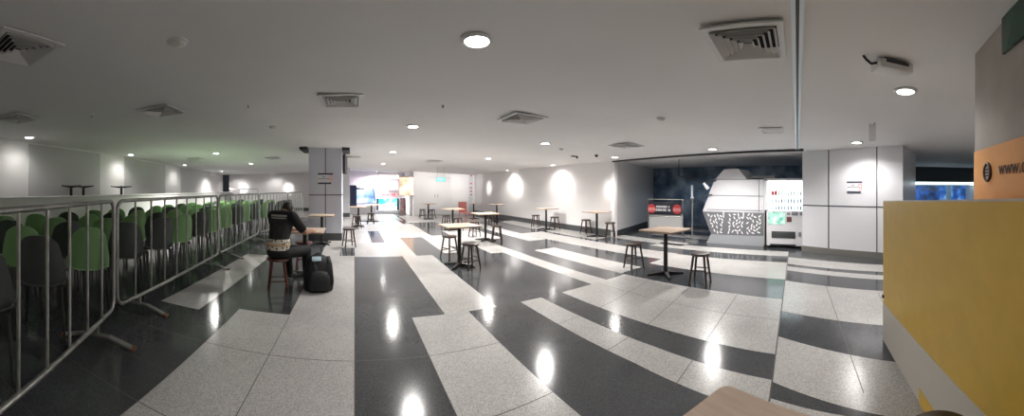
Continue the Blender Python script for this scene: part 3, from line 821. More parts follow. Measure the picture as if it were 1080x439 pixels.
for x, y, p_, lab in LAMPS:
    q = at_ceil(x, y)
    q.y = min(q.y, 20.3)
    o = place(DL, USED, q + Vector((0, 0, -.004)), 0, lab, 'round ceiling downlights')
    spot(q + Vector((0, 0, -.03)), p_ * POW * (1.55 if y > 156 else 1.0))
# lamps aimed at the walls
for (tx, ty, tz), (lx, ly), p_, sz in (((6.87, 8.5, 1.45), (4.5, 8.6), 150, 23), ((6.87, 11.9, 1.45), (4.5, 12.0), 150, 23), ((6.87, 15.0, 1.47), (4.5, 14.9), 150, 23), ((6.87, 6.5, 1.42), (5.0, 6.9), 60, 20),
                               ((3.75, 17, 1.5), (3.9, 14.6), 260, 34), ((5.2, 17, 1.5), (5.0, 14.6), 240, 34), ((6.25, 17, 1.5), (5.9, 14.8), 220, 32), ((-7.75, 21, 1.47), (-7.7, 18.6), 170, 25), ((-4.5, 21, 1.47), (-4.5, 18.6), 170, 25)):
    spot((lx, ly, zc(lx) - .03), p_ * POW * (.40 if sz < 30 else .10), sz * .9 if sz < 30 else 75, 1.0, .03, (tx, ty, tz))
# the hall goes on behind the camera; unseen lamps added there for more light
for x, y, e in ((-3.2, -1.6, 16), (1.2, -3.2, 10), (4.2, -3.0, 20)): spot((x, y, zc(x) - .03), e * POW)
# fittingless lamps added to brighten the stall, and cool ones in the annex
for x, y in ((.3, 18.0), (2.2, 17.9)): spot((x, y, zc(x) - .03), 9 * POW, col=(1, .90, .96))
for x, y in ((9.6, 5.0), (9.9, 1.6)): spot((x, y, 2.3), 40 * POW, col=(.72, .86, 1))
# square ceiling diffusers
def make_vent():
    t = thing('ceiling_vent', 'vent', 'vent')
    b = MB()
    for sx, sy, wx, wy in ((0, .275, .60, .05), (0, -.275, .60, .05), (.275, 0, .05, .50), (-.275, 0, .05, .50)): b.box((sx, sy, -.006), (wx, wy, .014))
    b.build('vent_frame', M['frame'], t, smooth=False)
    b = MB()
    for k in range(5):
        h = .245 - k * .046; i = h - .026; z0, z1 = -.030, .006
        o4 = [(h, h), (-h, h), (-h, -h), (h, -h)]; i4 = [(i, i), (-i, i), (-i, -i), (i, -i)]
        for q in range(4):
            a, c_ = o4[q], o4[(q + 1) % 4]; d, e_ = i4[(q + 1) % 4], i4[q]
            b.prism([(a[0], a[1], z0), (c_[0], c_[1], z0), (d[0], d[1], z1), (e_[0], e_[1], z1)], (0, 0, .004))
    b.build('louver', M['louver'], t, smooth=False)
    b = MB(); b.box((0, 0, .009), (.5, .5, .003)); b.build('cavity_shade', M['ventdark'], t, smooth=False)  # flat dark sheet stands in for the shade between the blades
    return t
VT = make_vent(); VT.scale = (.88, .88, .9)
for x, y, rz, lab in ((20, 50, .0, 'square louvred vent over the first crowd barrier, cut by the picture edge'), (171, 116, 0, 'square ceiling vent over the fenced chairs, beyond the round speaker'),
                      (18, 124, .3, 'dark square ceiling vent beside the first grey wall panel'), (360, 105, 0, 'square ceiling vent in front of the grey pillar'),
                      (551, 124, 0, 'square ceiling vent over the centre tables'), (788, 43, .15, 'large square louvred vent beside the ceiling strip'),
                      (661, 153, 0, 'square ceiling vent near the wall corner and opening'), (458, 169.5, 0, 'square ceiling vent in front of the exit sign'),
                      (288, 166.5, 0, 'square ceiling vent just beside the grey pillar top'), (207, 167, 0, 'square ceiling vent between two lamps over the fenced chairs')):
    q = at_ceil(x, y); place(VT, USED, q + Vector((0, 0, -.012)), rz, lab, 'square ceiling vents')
# rectangular return grille
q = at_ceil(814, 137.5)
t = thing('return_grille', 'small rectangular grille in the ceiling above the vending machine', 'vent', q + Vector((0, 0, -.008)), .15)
b = MB()
for sx, sy, wx, wy in ((0, .17, .44, .03), (0, -.17, .44, .03), (.205, 0, .03, .31), (-.205, 0, .03, .31)): b.box((sx, sy, 0), (wx, wy, .012))
b.build('grille_frame', M['frame'], t, smooth=False)
b = MB()
for k in range(12): b.box((0, -.15 + k * .027, .004), (.38, .010, .008), Matrix.Rotation(.5, 3, 'X'))
b.build('blade', M['louver'], t, smooth=False)
b = MB(); b.box((0, 0, .012), (.4, .32, .003)); b.build('cavity_shade', M['vendgrey'], t, smooth=False)  # flat grey sheet stands in for the shade inside the grille
# small round fittings
def round_fit(x, y, r, label, cat, m=M['frame'], name='ceiling_speaker', dome=.02, grille=False):
    q = at_ceil(x, y); t = thing(name, label, cat, q)
    b = MB(); b.lathe([(r * .8, .004), (r, .004), (r, -.006), (r * .8, -.012)], n=28); b.build('ring', M['frame'], t)
    b = MB(); b.lathe([(r * .8, -.004), (r * .7, -.008 - dome * .6), (r * .35, -.008 - dome), (0, -.008 - dome)], n=28); b.build('cover', m, t)
    return t
round_fit(187, 44.5, .085, 'round white ceiling speaker over the second crowd barrier, unlit', 'speaker', M['deadlamp'])
round_fit(287, 133.5, .07, 'small round smoke detector between the pillar vent and the chairs', 'smoke detector', name='smoke_detector', dome=.04)
round_fit(697, 124.5, .07, 'small round smoke detector near the wall opening', 'smoke detector', name='smoke_detector', dome=.04)
round_fit(592, 157, .06, 'small pale detector beside the downlight near the dark sensor', 'smoke detector', name='smoke_detector', dome=.03)
round_fit(262, 111, .02, 'tiny sprinkler head on the chair side of the pillar vent', 'sprinkler', M['steel'], 'sprinkler_head', .03)
round_fit(467, 111, .02, 'tiny sprinkler head on the stall side of the pillar vent', 'sprinkler', M['steel'], 'sprinkler_head', .03)
round_fit(97, 121, .03, 'tiny sprinkler head in the ceiling over the fenced chairs', 'sprinkler', M['steel'], 'sprinkler_head', .03)
round_fit(629, 163, .06, 'black dome camera on the ceiling before the long white wall', 'security camera', M['black'], 'ceiling_camera', .06)
q = at_ceil(606, 164.5); t = thing('ceiling_sensor', 'flat dark bracket on the ceiling beside the black dome camera', 'sensor', q)
b = MB(); b.box((0, 0, -.015), (.2, .05, .03), None, .006); b.build('housing', M['darkgrey'], t)
b = MB(); b.cyl((.09, 0, -.03), (.09, 0, -.06), .025, 12); b.build('lens', M['black'], t)
# ceiling box with bracket (right)
q = at_ceil(941, 66); rzq = .35
t = thing('ceiling_unit', 'white boxy unit with dark bracket hanging under the ceiling', 'ceiling unit', q, rzq)
b = MB(); b.box((0, 0, -.05), (.18, .30, .07), None, .015); b.build('housing', M['frame'], t)
b = MB(); b.box((.02, .0, -.01), (.16, .2, .02)); b.build('bracket', M['darkgrey'], t, smooth=False)
b = MB(); b.box((-.093, 0, -.035), (.004, .2, .02)); b.build('slot', M['darkgrey'], t, smooth=False)
b = MB(); b.tube([(-.03, .15, -.04), (-.03, .20, -.055), (-.03, .24, -.03), (-.02, .26, .0)], .010, 8); b.build('cable', M['black'], t)
q = at_ceil(920, 130); t = thing('hanging_sign_plate', 'small white plate hanging under the ceiling in front of the panelled wall', 'sign', q, .6)
b = MB(); b.box((0, 0, -.14), (.15, .012, .24), None, .003); b.build('plate', M['frame'], t)
b = MB()
for sx in (-.05, .05): b.cyl((sx, 0, -.03), (sx, 0, .005), .005, 8)
build_each(b, 'hanger', M['darkgrey'], t)
# hanging screen near the pillar, pale fitting beside it
t = thing('hanging_screen', 'black screen hanging from the ceiling by the grey pillar, seen edge-on', 'television', (-.31, 9.6, 0), math.radians(84))
b = MB(); b.box((0, 0, 2.16), (.6, .10, .56), None, .01); b.build('screen_body', M['black'], t)
b = MB(); b.box((0, -.053, 2.16), (.55, .004, .5)); b.build('display', M['signblack'], t, smooth=False)
b = MB(); b.cyl((0, 0, 2.42), (0, 0, 2.54), .03, 10); b.build('ceiling_mount', M['darkgrey'], t)
q = at_ceil(373, 165); t = thing('ceiling_panel', 'thin pale rectangular fitting under the ceiling beside the hanging black screen', 'ceiling unit', q + Vector((0, 0, -.0)))
b = MB(); b.box((0, 0, -.03), (.5, .25, .05), None, .01); b.build('housing', M['frame'], t)
b = MB(); b.box((0, -.127, -.03), (.4, .004, .02)); b.build('slot', M['shelf'], t, smooth=False)
# ------------------------------------------------------------------ far door, exit sign, alarm strip
t = struct(MB().box((4.53, 16.985, 1.0), (1.55, .03, 2.05)).build('door_1', M['wall'], smooth=False))
b = MB(); b.box((4.53, 16.966, 1.0), (.012, .01, 2.0))
for sx in (3.73, 5.33): b.box((sx, 16.965, 1.03), (.06, .05, 2.1))
b.box((4.53, 16.965, 2.07), (1.66, .05, .06)); b.build('door_frame', M['palewall'], t, smooth=False)
b = MB()
for sx in (4.45, 4.61): b.cyl((sx, 16.93, .95), (sx, 16.93, 1.15), .015, 8)
b.build('door_handle', M['steel'], t)
ds = 13.5; p = polar(465, ds, hgt(189.5, ds))
t = thing('exit_sign', 'green lit exit sign hanging before the far white wall', 'sign', p, -.27)
b = MB(); b.box((0, 0, 0), (.40, .05, .18), None, .006); b.build('sign_box', M['frame'], t)
b = MB(); b.box((0, -.028, 0), (.37, .006, .155)); b.build('lit_face', M['exitg'], t, smooth=False)
text('EXIT', .13, M['exitw'], t, (-.14, -.033, 0), (PI / 2, 0, 0))
b = MB()
for sx in (-.15, .15): b.cyl((sx, 0, .085), (sx, 0, zc(p.x) - p.z), .006, 6)
build_each(b, 'hanger', M['steel'], t)
t = thing('alarm_panel', 'narrow white riser strip with small dots in the far corner', 'panel', (6.6, 16.95, 0))
b = MB(); b.box((0, 0, 1.15), (.22, .08, 2.3), None, .005); b.build('casing', M['panel'], t)
b = MB()
for z in (2.2, 1.75, 1.5, 1.3, 1.1): b.cyl((0, -.045, z), (0, -.06, z), .05, 12)
build_each(b, 'button', M['red'], t)
# ------------------------------------------------------------------ food stall at the far end
SY = 18.6
def sx_(x, Y=SY): return Y * math.tan(az(x))
def sz_(y, Y, x): return hgt(y, Y / math.cos(az(x)))
Yt = 18.45; x0, x1 = sx_(397.2, Yt), sx_(420.6, Yt); z0, z1 = sz_(222, Yt, 409), sz_(209.3, Yt, 409)
t = thing('television', 'wide teal and white lit screen at the far stall', 'television', ((x0 + x1) / 2, Yt, (z0 + z1) / 2))
b = MB(); b.box((0, 0, 0), (x1 - x0, .12, z1 - z0), None, .01); b.build('bezel', M['signblack'], t)
b = MB(); b.box((0, -.062, 0), ((x1 - x0) * .82, .006, (z1 - z0) * .93)); b.build('display', M['screen'], t, smooth=False)
Yg = 17.6; x0, x1 = sx_(369, Yg), sx_(396.5, Yg)
t = thing('glazed_shopfront', 'glazed shop front with big pale blue lit poster', 'shop front', (0, Yg, 0))
z0, z1 = sz_(217.5, Yg, 380), sz_(196, Yg, 380)
b = MB()
for xx in (x0, sx_(375.5, Yg)): b.box((xx, 0, (z0 + z1) / 2), (.07, .08, z1 - z0))
b.box(((x0 + sx_(375.5, Yg)) / 2, 0, z1), (sx_(375.5, Yg) - x0, .08, .06)); b.box(((x0 + sx_(375.5, Yg)) / 2, 0, z0), (sx_(375.5, Yg) - x0, .08, .06))
b.box(((sx_(376, Yg) + sx_(384, Yg)) / 2, 0, sz_(199, Yg, 380)), (sx_(384, Yg) - sx_(376, Yg), .06, .09))
b.build('window_frame', M['darkframe'], t, smooth=False)
b = MB(); b.box(((x0 + sx_(375.5, Yg)) / 2, .05, (z0 + z1) / 2), (sx_(375.5, Yg) - x0, .01, z1 - z0)); b.build('smoked_pane', M['darkframe'], t, smooth=False)
b = MB(); b.box(((sx_(376, Yg) + x1) / 2, .05, sz_(207, Yg, 386)), (x1 - sx_(376, Yg), .05, sz_(199.5, Yg, 386) - sz_(214.5, Yg, 386))); b.build('lit_poster', M['bigscreen'], t, smooth=False)
b = MB(); b.box(((sx_(376, Yg) + x1) / 2, .03, sz_(214.8, Yg, 386)), (x1 - sx_(376, Yg), .14, .06)); b.box(((x0 + x1) / 2, .1, z0 / 2), (x1 - x0, .1, z0)); b.build('counter_base', M['frame'], t, smooth=False)
b = MB(); xa, xb = sx_(392.5, Yg), sx_(400.5, Yg); b.tube([(xa, -.05, sz_(199, Yg, 396)), (xb, -.05, sz_(198.5, Yg, 396)), (xb, -.05, sz_(203, Yg, 396))], .03, 6); b.tube([(xa + .05, -.05, sz_(199, Yg, 396)), (xa + .15, -.05, sz_(212, Yg, 396))], .025, 6); b.build('arm_bracket', M['darkgrey'], t)
# fascia, menu lightbox and shelves
Yf = 17.3
x0, x1 = sx_(399.5, Yf), sx_(420.5, Yf)
t = thing('lit_fascia', 'long white lit fascia box hanging over the stall counter', 'lightbox', ((x0 + x1) / 2, Yf, sz_(187, Yf, 410)))
b = MB(); b.box((0, 0, 0), (x1 - x0, .3, .26), None, .01); b.build('casing', M['frame'], t)
b = MB(); b.box((0, -.153, 0), ((x1 - x0) * .97, .006, .2)); b.build('lit_face', M['fascia'], t, smooth=False)
b = MB()
for sx in (-.45, .45): b.cyl((sx, 0, .12), (sx, 0, zc(.5) - sz_(187, Yf, 410)), .02, 8)
build_each(b, 'hanger', M['frame'], t)
Ym = 16.72; x0, x1 = sx_(421, Ym), sx_(436.3, Ym); z0, z1 = sz_(206.5, Ym, 428), sz_(186.5, Ym, 428)
t = thing('menu_lightbox', 'glowing orange menu lightbox beside the white fascia', 'lightbox', ((x0 + x1) / 2, Ym + .1, (z0 + z1) / 2))
b = MB(); b.box((0, 0, 0), (x1 - x0, .2, z1 - z0), None, .01); b.build('casing', M['shelf'], t)
b = MB(); b.box((0, -.104, 0), ((x1 - x0) * .96, .008, (z1 - z0) * .95)); b.build('lit_face', M['menu'], t, smooth=False)
b = MB()
for sx in (-.3, .3): b.cyl((sx, 0, (z1 - z0) / 2 - .01), (sx, 0, zc(2.6) - (z0 + z1) / 2), .02, 8)
build_each(b, 'hanger', M['frame'], t)
x0, x1 = sx_(421.3, Yt), sx_(431, Yt); z1 = sz_(209, Yt, 426)
t = thing('display_shelf', 'grey shelf unit beside the teal screen', 'shelf', ((x0 + x1) / 2, 18.35, 0))
b = MB(); wS = x1 - x0
for z in (.03, z1 * .33, z1 * .66, z1): b.box((0, 0, z), (wS, .36, .03))
for sx in (-wS / 2, wS / 2): b.box((sx, 0, z1 / 2), (.03, .36, z1))
b.box((0, .17, z1 / 2), (wS, .02, z1)); b.build('carcass', M['shelf'], t, smooth=False)
for z in (.045, z1 * .33 + .015, z1 * .66 + .015):
    for k in range(2):
        o = MB().box(((x0 + x1) / 2 - .13 + k * .25, 18.3, z + .1), (.18, .18, .2), None, .01).build('goods_box', M['product'])
        tag(o, 'small pinkish box on the grey shelf at the far stall', 'box', 'boxes on the far stall shelf')
# stall counter wall under the screen, pinkish marks above it
x0, x1 = sx_(397, 18.2), sx_(421, 18.2)
t = thing('stall_counter', 'low white counter under the teal screen', 'counter', ((x0 + x1) / 2, 18.4, 0))
b = MB(); b.box((0, 0, .08), (x1 - x0, .3, .16), None, .01); b.build('cabinet', M['frame'], t)
b = MB(); b.box((0, -.02, .17), (x1 - x0 + .04, .34, .02)); b.build('worktop', M['panel'], t, smooth=False)
t = thing('wall_sign', 'row of dark round marks over a red line above the teal screen', 'sign', (sx_(414, 18.58), 18.57, sz_(203, 18.58, 414)))
b = MB()
for k in range(4): b.tube([(-.24 + k * .16 + .07 * math.cos(a), -.01, .09 + .07 * math.sin(a)) for a in [2 * PI * j / 14 for j in range(14)]], .018, 6, True)
b.build('round_mark', M['darkgrey'], t)
b = MB()
for k in range(12):
    if k in (5, 9): continue
    b.box((-.62 + k * .095, -.01, -.14), (.07, .012, random.uniform(.07, .12)))
b.build('red_lettering', M['red'], t, smooth=False)
# white stall pillar at the right of the stall
struct(MB().box((3.55, 16.88, 1.3), (.74, .28, 2.6)).build('pillar_stall', M['wall'], smooth=False))
# ------------------------------------------------------------------ grey booth with leaf cut-outs
BX = 7.47
def bp_(x, y, X=BX):
    d = X / math.sin(az(x)); return Vector((X, X / math.tan(az(x)), hgt(y, d)))
bt = thing('booth', 'faceted white and grey booth with leaf cut-outs next to the vending machine', 'booth')
up = [bp_(741, 223), bp_(753.7, 189), bp_(805.6, 189), bp_(805.6, 224.5)]
b = MB(); b.prism(up, (1.15, 0, 0)); b.build('upper_panel', M['boothwhite'], bt, smooth=False)
rf = [bp_(753.9, 188.8), bp_(762.8, 178.7), bp_(777.6, 177.8), bp_(787, 188.8)]
b = MB(); b.prism([p + Vector((.05, 0, 0)) for p in rf], (.9, 0, 0)); b.build('roof_cap', M['boothwhite'], bt, smooth=False)
b = MB(); p, q = bp_(786, 185), bp_(814, 187.2); b.prism([(BX + .35, p.y, p.z), (BX + .35, q.y, p.z), (BX + .35, q.y, q.z), (BX + .35, p.y, q.z)], (.6, 0, 0)); b.build('roof_box', M['boothplinth'], bt, smooth=False)
lo = [bp_(741, 223.2), bp_(805.6, 224.6), bp_(805.6, 249), bp_(750, 247)]
b = MB(); b.prism([p + Vector((-.004, 0, 0)) for p in lo], (1.15, 0, 0)); lp = b.build('lower_panel', M['boothgrey'], bt, smooth=False)
pl = [bp_(750, 247), bp_(805.6, 249), bp_(805.6, 259.3), bp_(745.7, 256)]
for p in pl: p.z = max(p.z, 0)
pl[2].z = pl[3].z = 0
b = MB(); b.prism([pl[0], pl[1], pl[2] + Vector((-.04, 0, 0)), pl[3] + Vector((-.04, 0, 0))], (1.15, 0, 0)); b.build('plinth', M['boothplinth'], bt, smooth=False)
b = MB()
def edge_line(p, q, w=.012):
    n = Vector((-.006, 0, 0)); b.bar(p + n, q + n, .008, w)
edge_line(bp_(750, 206), bp_(805, 207)); edge_line(bp_(753.9, 189.3), bp_(805.5, 189.3)); edge_line(bp_(800.5, 189.5), bp_(800.5, 224)); edge_line(bp_(746, 221), bp_(805, 222.3))
b.build('panel_joint', M['boothgrey'], bt, smooth=False)
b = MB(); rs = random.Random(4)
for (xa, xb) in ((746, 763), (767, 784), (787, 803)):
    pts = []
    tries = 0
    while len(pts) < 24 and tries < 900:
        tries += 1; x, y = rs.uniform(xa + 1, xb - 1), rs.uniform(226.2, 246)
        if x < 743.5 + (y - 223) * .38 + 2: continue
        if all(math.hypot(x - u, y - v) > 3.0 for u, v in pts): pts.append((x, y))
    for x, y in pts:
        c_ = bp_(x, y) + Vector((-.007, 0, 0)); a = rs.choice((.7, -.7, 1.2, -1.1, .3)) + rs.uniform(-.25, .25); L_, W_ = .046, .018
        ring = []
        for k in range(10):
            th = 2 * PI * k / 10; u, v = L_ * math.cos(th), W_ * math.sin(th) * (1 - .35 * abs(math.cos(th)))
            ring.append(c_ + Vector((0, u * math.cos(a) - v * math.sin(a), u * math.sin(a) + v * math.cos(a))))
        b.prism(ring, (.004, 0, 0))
b.build('leaf_light_pattern', M['leaf'], lp, smooth=False)  # raised white leaves stand in for light through the cut-outs
b = MB()
for x in (763.3, 784.3): b.box(bp_(x, 226.5) + Vector((-.012, 0, 0)), (.02, .035, .16))
build_each(b, 'latch', M['boothwhite'], bt, smooth=False)
b = MB()
for x, y in ((749, 193), (745, 208)):
    p = bp_(x, y) + Vector((-.02, 0, 0)); b.tube([p + Vector((0, -.18, .06)), p + Vector((-.05, .02, .05)), p + Vector((-.05, .1, -.02)), p + Vector((0, .16, -.1))], .018, 8)
build_each(b, 'grab_handle', M['darkgrey'], bt)
# ------------------------------------------------------------------ vending machine
VXp = 7.30
ya, yb = VXp / math.tan(az(806.3)), VXp / math.tan(az(849.3)); vz = hgt(188, VXp)
vm = thing('vending_machine', 'white drinks vending machine with bright lit window', 'vending machine', (VXp, (ya + yb) / 2, 0), -PI / 2)
# local frame: front faces local -Y, +X runs to the viewer's right
W = ya - yb
def vx(x): return (x - 806.3) / (849.3 - 806.3) * W - W / 2
def vzz(y): return hgt(y, 7.42)
wx0, wx1, wz0, wz1 = vx(809), vx(846.5), vzz(222.5), vzz(190.5)
b = MB(); D = .8
b.box((0, D / 2 + .12, vz / 2 + .03), (W, D - .24 + .24, vz - .06), None, .01)
vb = b.build('body', M['vend'], vm)
b = MB()
b.box((vx(807.2), .06, vz / 2 + .03), (vx(809) - vx(806.3) , .12, vz - .06)); b.box((vx(848), .06, vz / 2 + .03), (vx(849.3) - vx(846.5), .12, vz - .06))
b.box((0, .06, (wz1 + vz) / 2), (W, .12, vz - wz1)); b.box((0, .06, (wz0 + .06) / 2), (W, .12, wz0 - .06))
b.build('door', M['vend'], vm, smooth=False)
b = MB(); b.box(((wx0 + wx1) / 2, .115, (wz0 + wz1) / 2), (wx1 - wx0, .008, wz1 - wz0)); b.build('backlight', M['vlight'], vm, smooth=False)
b = MB()
rows = [vzz(205.5), vzz(213.5), vzz(221)]
for z in rows: b.box(((wx0 + wx1) / 2, .06, z - .012), (wx1 - wx0, .09, .014))
b.build('shelf', M['frame'], vm, smooth=False)
b = MB(); b.box(((wx0 + wx1) / 2, .008, (wz0 + wz1) / 2), (wx1 - wx0, .006, wz1 - wz0)); b.build('window_pane', M['pane'], vm, smooth=False)
b = MB(); b.box((vx(819.5), -.004, vzz(230.5)), (vx(828.5) - vx(811), .012, vzz(224.3) - vzz(237))); b.build('advert_panel', M['teal'], vm, smooth=False)
b = MB()
b.box((vx(832), -.006, vzz(225.5)), (.07, .014, .05)); b.box((vx(838.5), -.006, vzz(225.5)), (.15, .014, .075), None, .004); b.box((vx(845), -.006, vzz(225.5)), (.05, .014, .08)); b.box((vx(843.7), -.006, vzz(247)), (.06, .014, .10))
build_each(b, 'coin_unit', M['vendgrey'], vm)
b = MB(); b.box((vx(832.5), -.006, vzz(231.5)), (.12, .012, .12), None, .003); b.build('bill_plate', mat('maroon_plate', (.16, .06, .06), .5), vm)
b = MB(); b.box((vx(826.5), -.004, vzz(248)), (vx(839) - vx(814), .012, vzz(244.3) - vzz(251.5)), None, .004); b.build('dispensing_flap', M['darkgrey'], vm)
b = MB(); b.box((vx(826), -.003, vzz(258.7)), (vx(839.5) - vx(812.5), .01, .035)); b.build('vent_slot', M['black'], vm, smooth=False)
b = MB()
for sx in (-W / 2 + .08, W / 2 - .08):
    for sy in (.1, D): b.cyl((sx, sy, 0), (sx, sy, .05), .03, 10)
build_each(b, 'leveling_foot', M['darkgrey'], vm)
# drinks
cols = [mat('drink_red', (.5, .04, .05), .4), mat('drink_teal', (.25, .5, .5), .4), mat('drink_dark', (.16, .18, .2), .4), mat('drink_pale', (.8, .85, .82), .4), mat('drink_blue', (.25, .35, .6), .4)]
capm = mat('bottle_cap', (.7, .7, .7), .5)
inv = Matrix.Translation(vm.location) @ Matrix.Rotation(-PI / 2, 4, 'Z')
pats = ['0 0. . . . . . .', '', '']
for r, z in enumerate(rows):
    for k in range(11):
        if r == 0 and k not in (1, 2): 
            ci = 3
        else: ci = (0 if r == 0 else (2, 4, 2, 3, 1, 2, 3, 2, 4, 2, 1)[(k + r * 3) % 11])
        hh = .10 if r else .115
        rr = .02 if not (r == 0 and k in (1, 2)) else .034
        lp_ = Vector((wx0 + (k + .7) * (wx1 - wx0) / 11.4, .055, z - .004))
        q = inv @ lp_
        o = MB().lathe([(0, 0), (rr, 0), (rr, hh * .62), (rr * .45, hh * .82), (rr * .45, hh), (0, hh)], n=12).build('drink_bottle', cols[ci], loc=q)
        cn = ['red', 'teal', 'dark', 'pale', 'blue'][ci]
        tag(o, f'{cn} drink bottle on the {["top", "middle", "bottom"][r]} lit shelf of the vending machine', 'bottle', f'{cn} drinks on the {["top", "middle", "bottom"][r]} vending shelf')
# ------------------------------------------------------------------ barrier with sign before the mural
sg = thing('sign_barrier', 'black and red sign board on steel posts before the blue mural', 'sign', polar(701, 9.6), 0)
u = (polar(720, 9.35) - polar(683.5, 9.85)); Ls = u.length; sg.location = polar(683.5, 9.85); sg.rotation_euler = (0, 0, math.atan2(u.y, u.x))
za, zb = hgt(226.5, 9.6), hgt(213, 9.6)
b = MB(); b.box((Ls * .48, 0, (za + zb) / 2), (Ls * .93, .03, zb - za), None, .005); bd = b.build('sign_board', M['signblack'], sg)
for sx in (.12, .85):
    b = MB(); b.lathe([(0, 0), (.14, 0), (.14, .008), (0, .008)], n=24, sx=1, sy=1.05)
    for v in b.bm.verts: v.co = Vector((v.co.x + Ls * sx, -.018 - v.co.z, v.co.y + (za + zb) / 2 - .02))
    b.build('red_disc', M['red'], bd)
    b = MB(); b.box((Ls * sx, -.029, (za + zb) / 2 - .035), (.25, .004, .10)); b.build('disc_band', M['signpink'], bd, smooth=False)
rs = random.Random(11); b = MB()
for row, (xa, xb, zz) in enumerate(((.27, .67, .045), (.23, .72, -.055))):
    x = xa
    while x < xb:
        wg = rs.uniform(.025, .035)
        b.box((Ls * x, -.018, (za + zb) / 2 + zz), (Ls * wg, .006, .065 + rs.uniform(-.008, .008))); x += wg + .012
        if rs.random() < .15: x += .03
b.build('white_lettering', M['signwhite'], bd, smooth=False)
b = MB()
for sx in (.0, Ls): b.cyl((sx, .04, 0), (sx, .04, zb + .09), .022, 10)
for z in (zb + .07, za - .06, .12): b.cyl((0, .04, z), (Ls, .04, z), .016, 8)
b.build('rail_frame', M['steel'], sg)
b = MB(); b.box((Ls / 2, .05, .42), (Ls, .02, .5)); b.build('lower_panel', M['greywall'], sg, smooth=False)
# steel stand with black device
st = thing('device_stand', 'tall steel frame stand with black device beside the booth', 'stand', polar(730, 8.5), .5)
b = MB()
for sx in (-.18, .0, .18): b.cyl((sx, 0, .03), (sx, 0, 1.16 if sx else 1.06), .016, 10)
b.cyl((-.18, 0, 1.14), (.18, 0, 1.14), .014, 8); b.cyl((-.18, 0, .62), (.18, 0, .62), .012, 8); b.build('post', M['steel'], st)
b = MB(); b.box((0, 0, .016), (.5, .34, .03), None, .008); b.build('base', M['steel'], st)
b = MB(); b.box((-.06, -.02, 1.11), (.20, .10, .12), None, .012); b.build('device', M['black'], st)
b = MB(); b.box((.17, 0, 1.16), (.12, .1, .05), None, .01); b.tube([(.16, 0, 1.15), (.17, .0, 1.3), (.2, 0, 1.42), (.2, 0, 1.52)], .03, 10); b.build('curved_arm', M['alu'], st)
# overhead cable with lamp by the booth
p0, p1 = polar(716, 9.0, hgt(186, 9.0)), bp_(749, 197) + Vector((-.12, .05, 0))
t = t_arm = thing('curved_lamp_arm', 'thin curved arm with small white lamp reaching to the booth', 'lamp')
b = MB(); b.tube([Vector((p0.x, p0.y, 2.3)), p0, p0.lerp(p1, .4) + Vector((0, 0, .06)), p0.lerp(p1, .8) + Vector((0, 0, .05)), p1 + Vector((0, 0, .06))], .012, 8); b.build('arm', M['darkgrey'], t)
b = MB(); b.cone(p1 + Vector((0, .08, .09)), p1 + Vector((0, -.05, -.06)), .035, .05, 14); b.build('lamp_head', M['leaf'], t)
# ------------------------------------------------------------------ shop window beyond the panelled wall
sw = thing('shop_window', 'lit shop window with blue landscape pictures right of the panelled wall', 'shop window', (11.6, -3.6, 0), -PI / 2)
b = MB(); b.box((0, .1, 2.0), (4.2, .2, .62)); b.build('header', M['dusk'], sw, smooth=False)
b = MB(); b.box((0, .06, 1.64), (4.1, .10, .09)); b.build('striplight', M['cool'], sw, smooth=False)
b = MB(); b.box((0, .3, .45), (4.2, .3, .9)); b.build('sill_cabinet', M['coolwall'], sw, smooth=False)
b = MB(); b.box((-.05, .9, 1.2), (4.1, .04, .95)); b.build('rear_panel', M['coolwall'], sw, smooth=False)
for xx, ww in ((-.35, 1.75), (1.2, .9)):
    b = MB(); b.box((xx, .86, 1.22), (ww, .03, .66), None, .004); b.build('landscape_picture', M['bluepic'], sw)
b = MB(); b.box((0, .03, 1.26), (4.1, .01, .72)); b.build('glass_pane', M['pane'], sw, smooth=False)
# ------------------------------------------------------------------ yellow counter
c0, c1 = Vector((2.90, -.345, 0)), Vector((.75, -.665, 0)); cd = (c1 - c0).normalized(); cn_ = Vector((cd.y, -cd.x, 0))
if cn_.y > 0: cn_ = -cn_
yc = thing('yellow_counter', 'big yellow counter with white base', 'counter')
def slab(p, q, z0a, z0b, z1a, z1b, out, depth):
    b = MB(); o = -cn_ * out
    b.prism([(p.x + o.x, p.y + o.y, z0a), (q.x + o.x, q.y + o.y, z0b), (q.x + o.x, q.y + o.y, z1b), (p.x + o.x, p.y + o.y, z1a)], cn_ * depth)
    return b
slab(c0, c1, .345, .43, 1.285, 1.365, .0, .31).build('yellow_panel', M['yellow'], yc, smooth=False)
slab(c0, c1, .0, .0, .345, .43, .003, .30).build('white_base', M['whiteboard'], yc, smooth=False)
slab(c0.lerp(c1, .42), c1, .0, .0, .10, .10, .006, .02).build('yellow_kickboard', M['yellow'], yc, smooth=False)
b = MB(); q = c0 + Vector((-.02, .004, .41)); b.box(q, (.03, .02, .03), None, .004); b.build('corner_catch', M['black'], yc)
b = slab(c0, c1, 1.285, 1.365, 1.296, 1.376, -.004, .31); b.build('counter_top', M['whiteboard'], yc, smooth=False)  # unseen pale top, added to keep yellow bounce off the ceiling
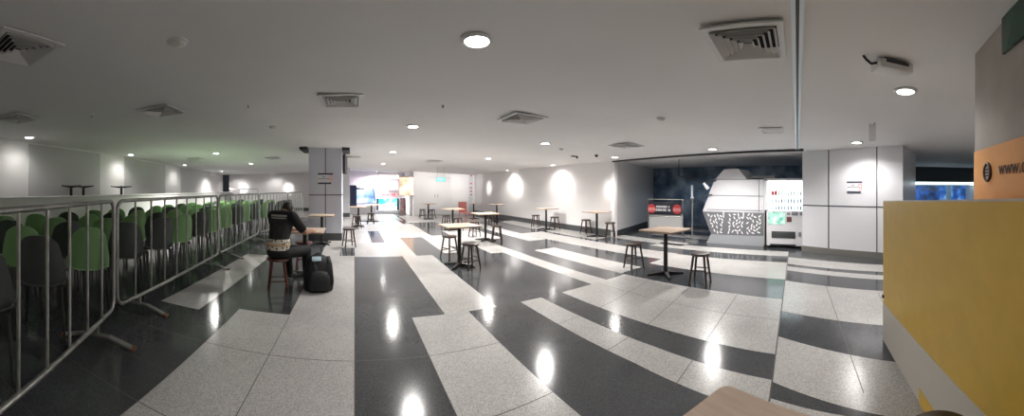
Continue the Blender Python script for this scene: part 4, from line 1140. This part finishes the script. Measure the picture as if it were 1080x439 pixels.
# pillar with orange website band behind the counter
s0, s1 = Vector((2.185, -.955, 0)), Vector((1.21, -.92, 0)); sd_ = s1 - s0
sp = thing('sign_pillar', 'beige clad pillar with orange band carrying a web address behind the counter', 'sign pillar', s0, math.atan2(sd_.y, sd_.x))
Lp = sd_.length + .7
b = MB(); b.box((Lp / 2, .22, 1.23), (Lp, .44, 2.46)); b.build('cladding', M['shopwall'], sp, smooth=False)
b = MB(); b.prism([(-.005, -.006, 1.0), (Lp, -.006, 1.0), (Lp, -.006, 1.705), (-.005, -.006, 1.685)], (0, .45, 0)); ob = b.build('orange_band', M['orange'], sp, smooth=False)
cx, cz = .255, 1.519
b = MB(); b.tube([(cx + .054 * math.cos(a), -.010, cz + .0575 * math.sin(a)) for a in [2 * PI * k / 28 for k in range(28)]], .0105, 8, True)
for k, hw in ((.018, .028), (-.003, .037), (-.023, .028)): b.box((cx, -.011, cz + k), (hw * 2, .004, .009))
b.build('round_emblem', M['ink'], ob)
b = MB(); b.cyl((cx, -.008, cz), (cx, -.009, cz), .051, 28); b.build('emblem_disc', M['badge'], ob)
text('www.c', .121, M['ink'], ob, (.431, -.010, 1.531), (PI / 2, 0, 0))
b = MB(); b.box((.78, -.012, 2.34), (.56, .02, .22)); b.build('green_glass_panel', M['greenglass'], sp, smooth=False)
# ------------------------------------------------------------------ world and camera
wd = bpy.data.worlds.new('World'); S.world = wd; wd.use_nodes = True
wd.node_tree.nodes['Background'].inputs[0].default_value = (.8, .85, 1, 1); wd.node_tree.nodes['Background'].inputs[1].default_value = .02
cam = bpy.data.cameras.new('camera'); co = bpy.data.objects.new('camera', cam); C.objects.link(co); S.camera = co
cam.type = 'PANO'; cam.panorama_type = 'CENTRAL_CYLINDRICAL'
cam.central_cylindrical_range_u_min = -540 / F; cam.central_cylindrical_range_u_max = 540 / F
cam.central_cylindrical_range_v_min = -(439 - HZ) / F; cam.central_cylindrical_range_v_max = HZ / F
cam.central_cylindrical_radius = 1.0
co.location = (0, 0, EYE); co.rotation_euler = (PI / 2, 0, -az(540)); cam.clip_start = .02; cam.clip_end = 200
S.view_settings.view_transform = 'Standard'; S.view_settings.look = 'None'; S.view_settings.gamma = 1; S.view_settings.use_curve_mapping = False
S.view_settings.exposure = 0.15
S.cycles.use_denoising = True
S.cycles.sample_clamp_indirect = 6
S.cycles.max_bounces = 10; S.cycles.diffuse_bounces = 6
# the source stools and tables that were never placed would sit at the origin; all are placed above
rebase(bt, (BX, 2.8, 0)); rebase(yc, (1.8, -.51, 0)); rebase(t_arm, (p0.x, p0.y, 2.33))
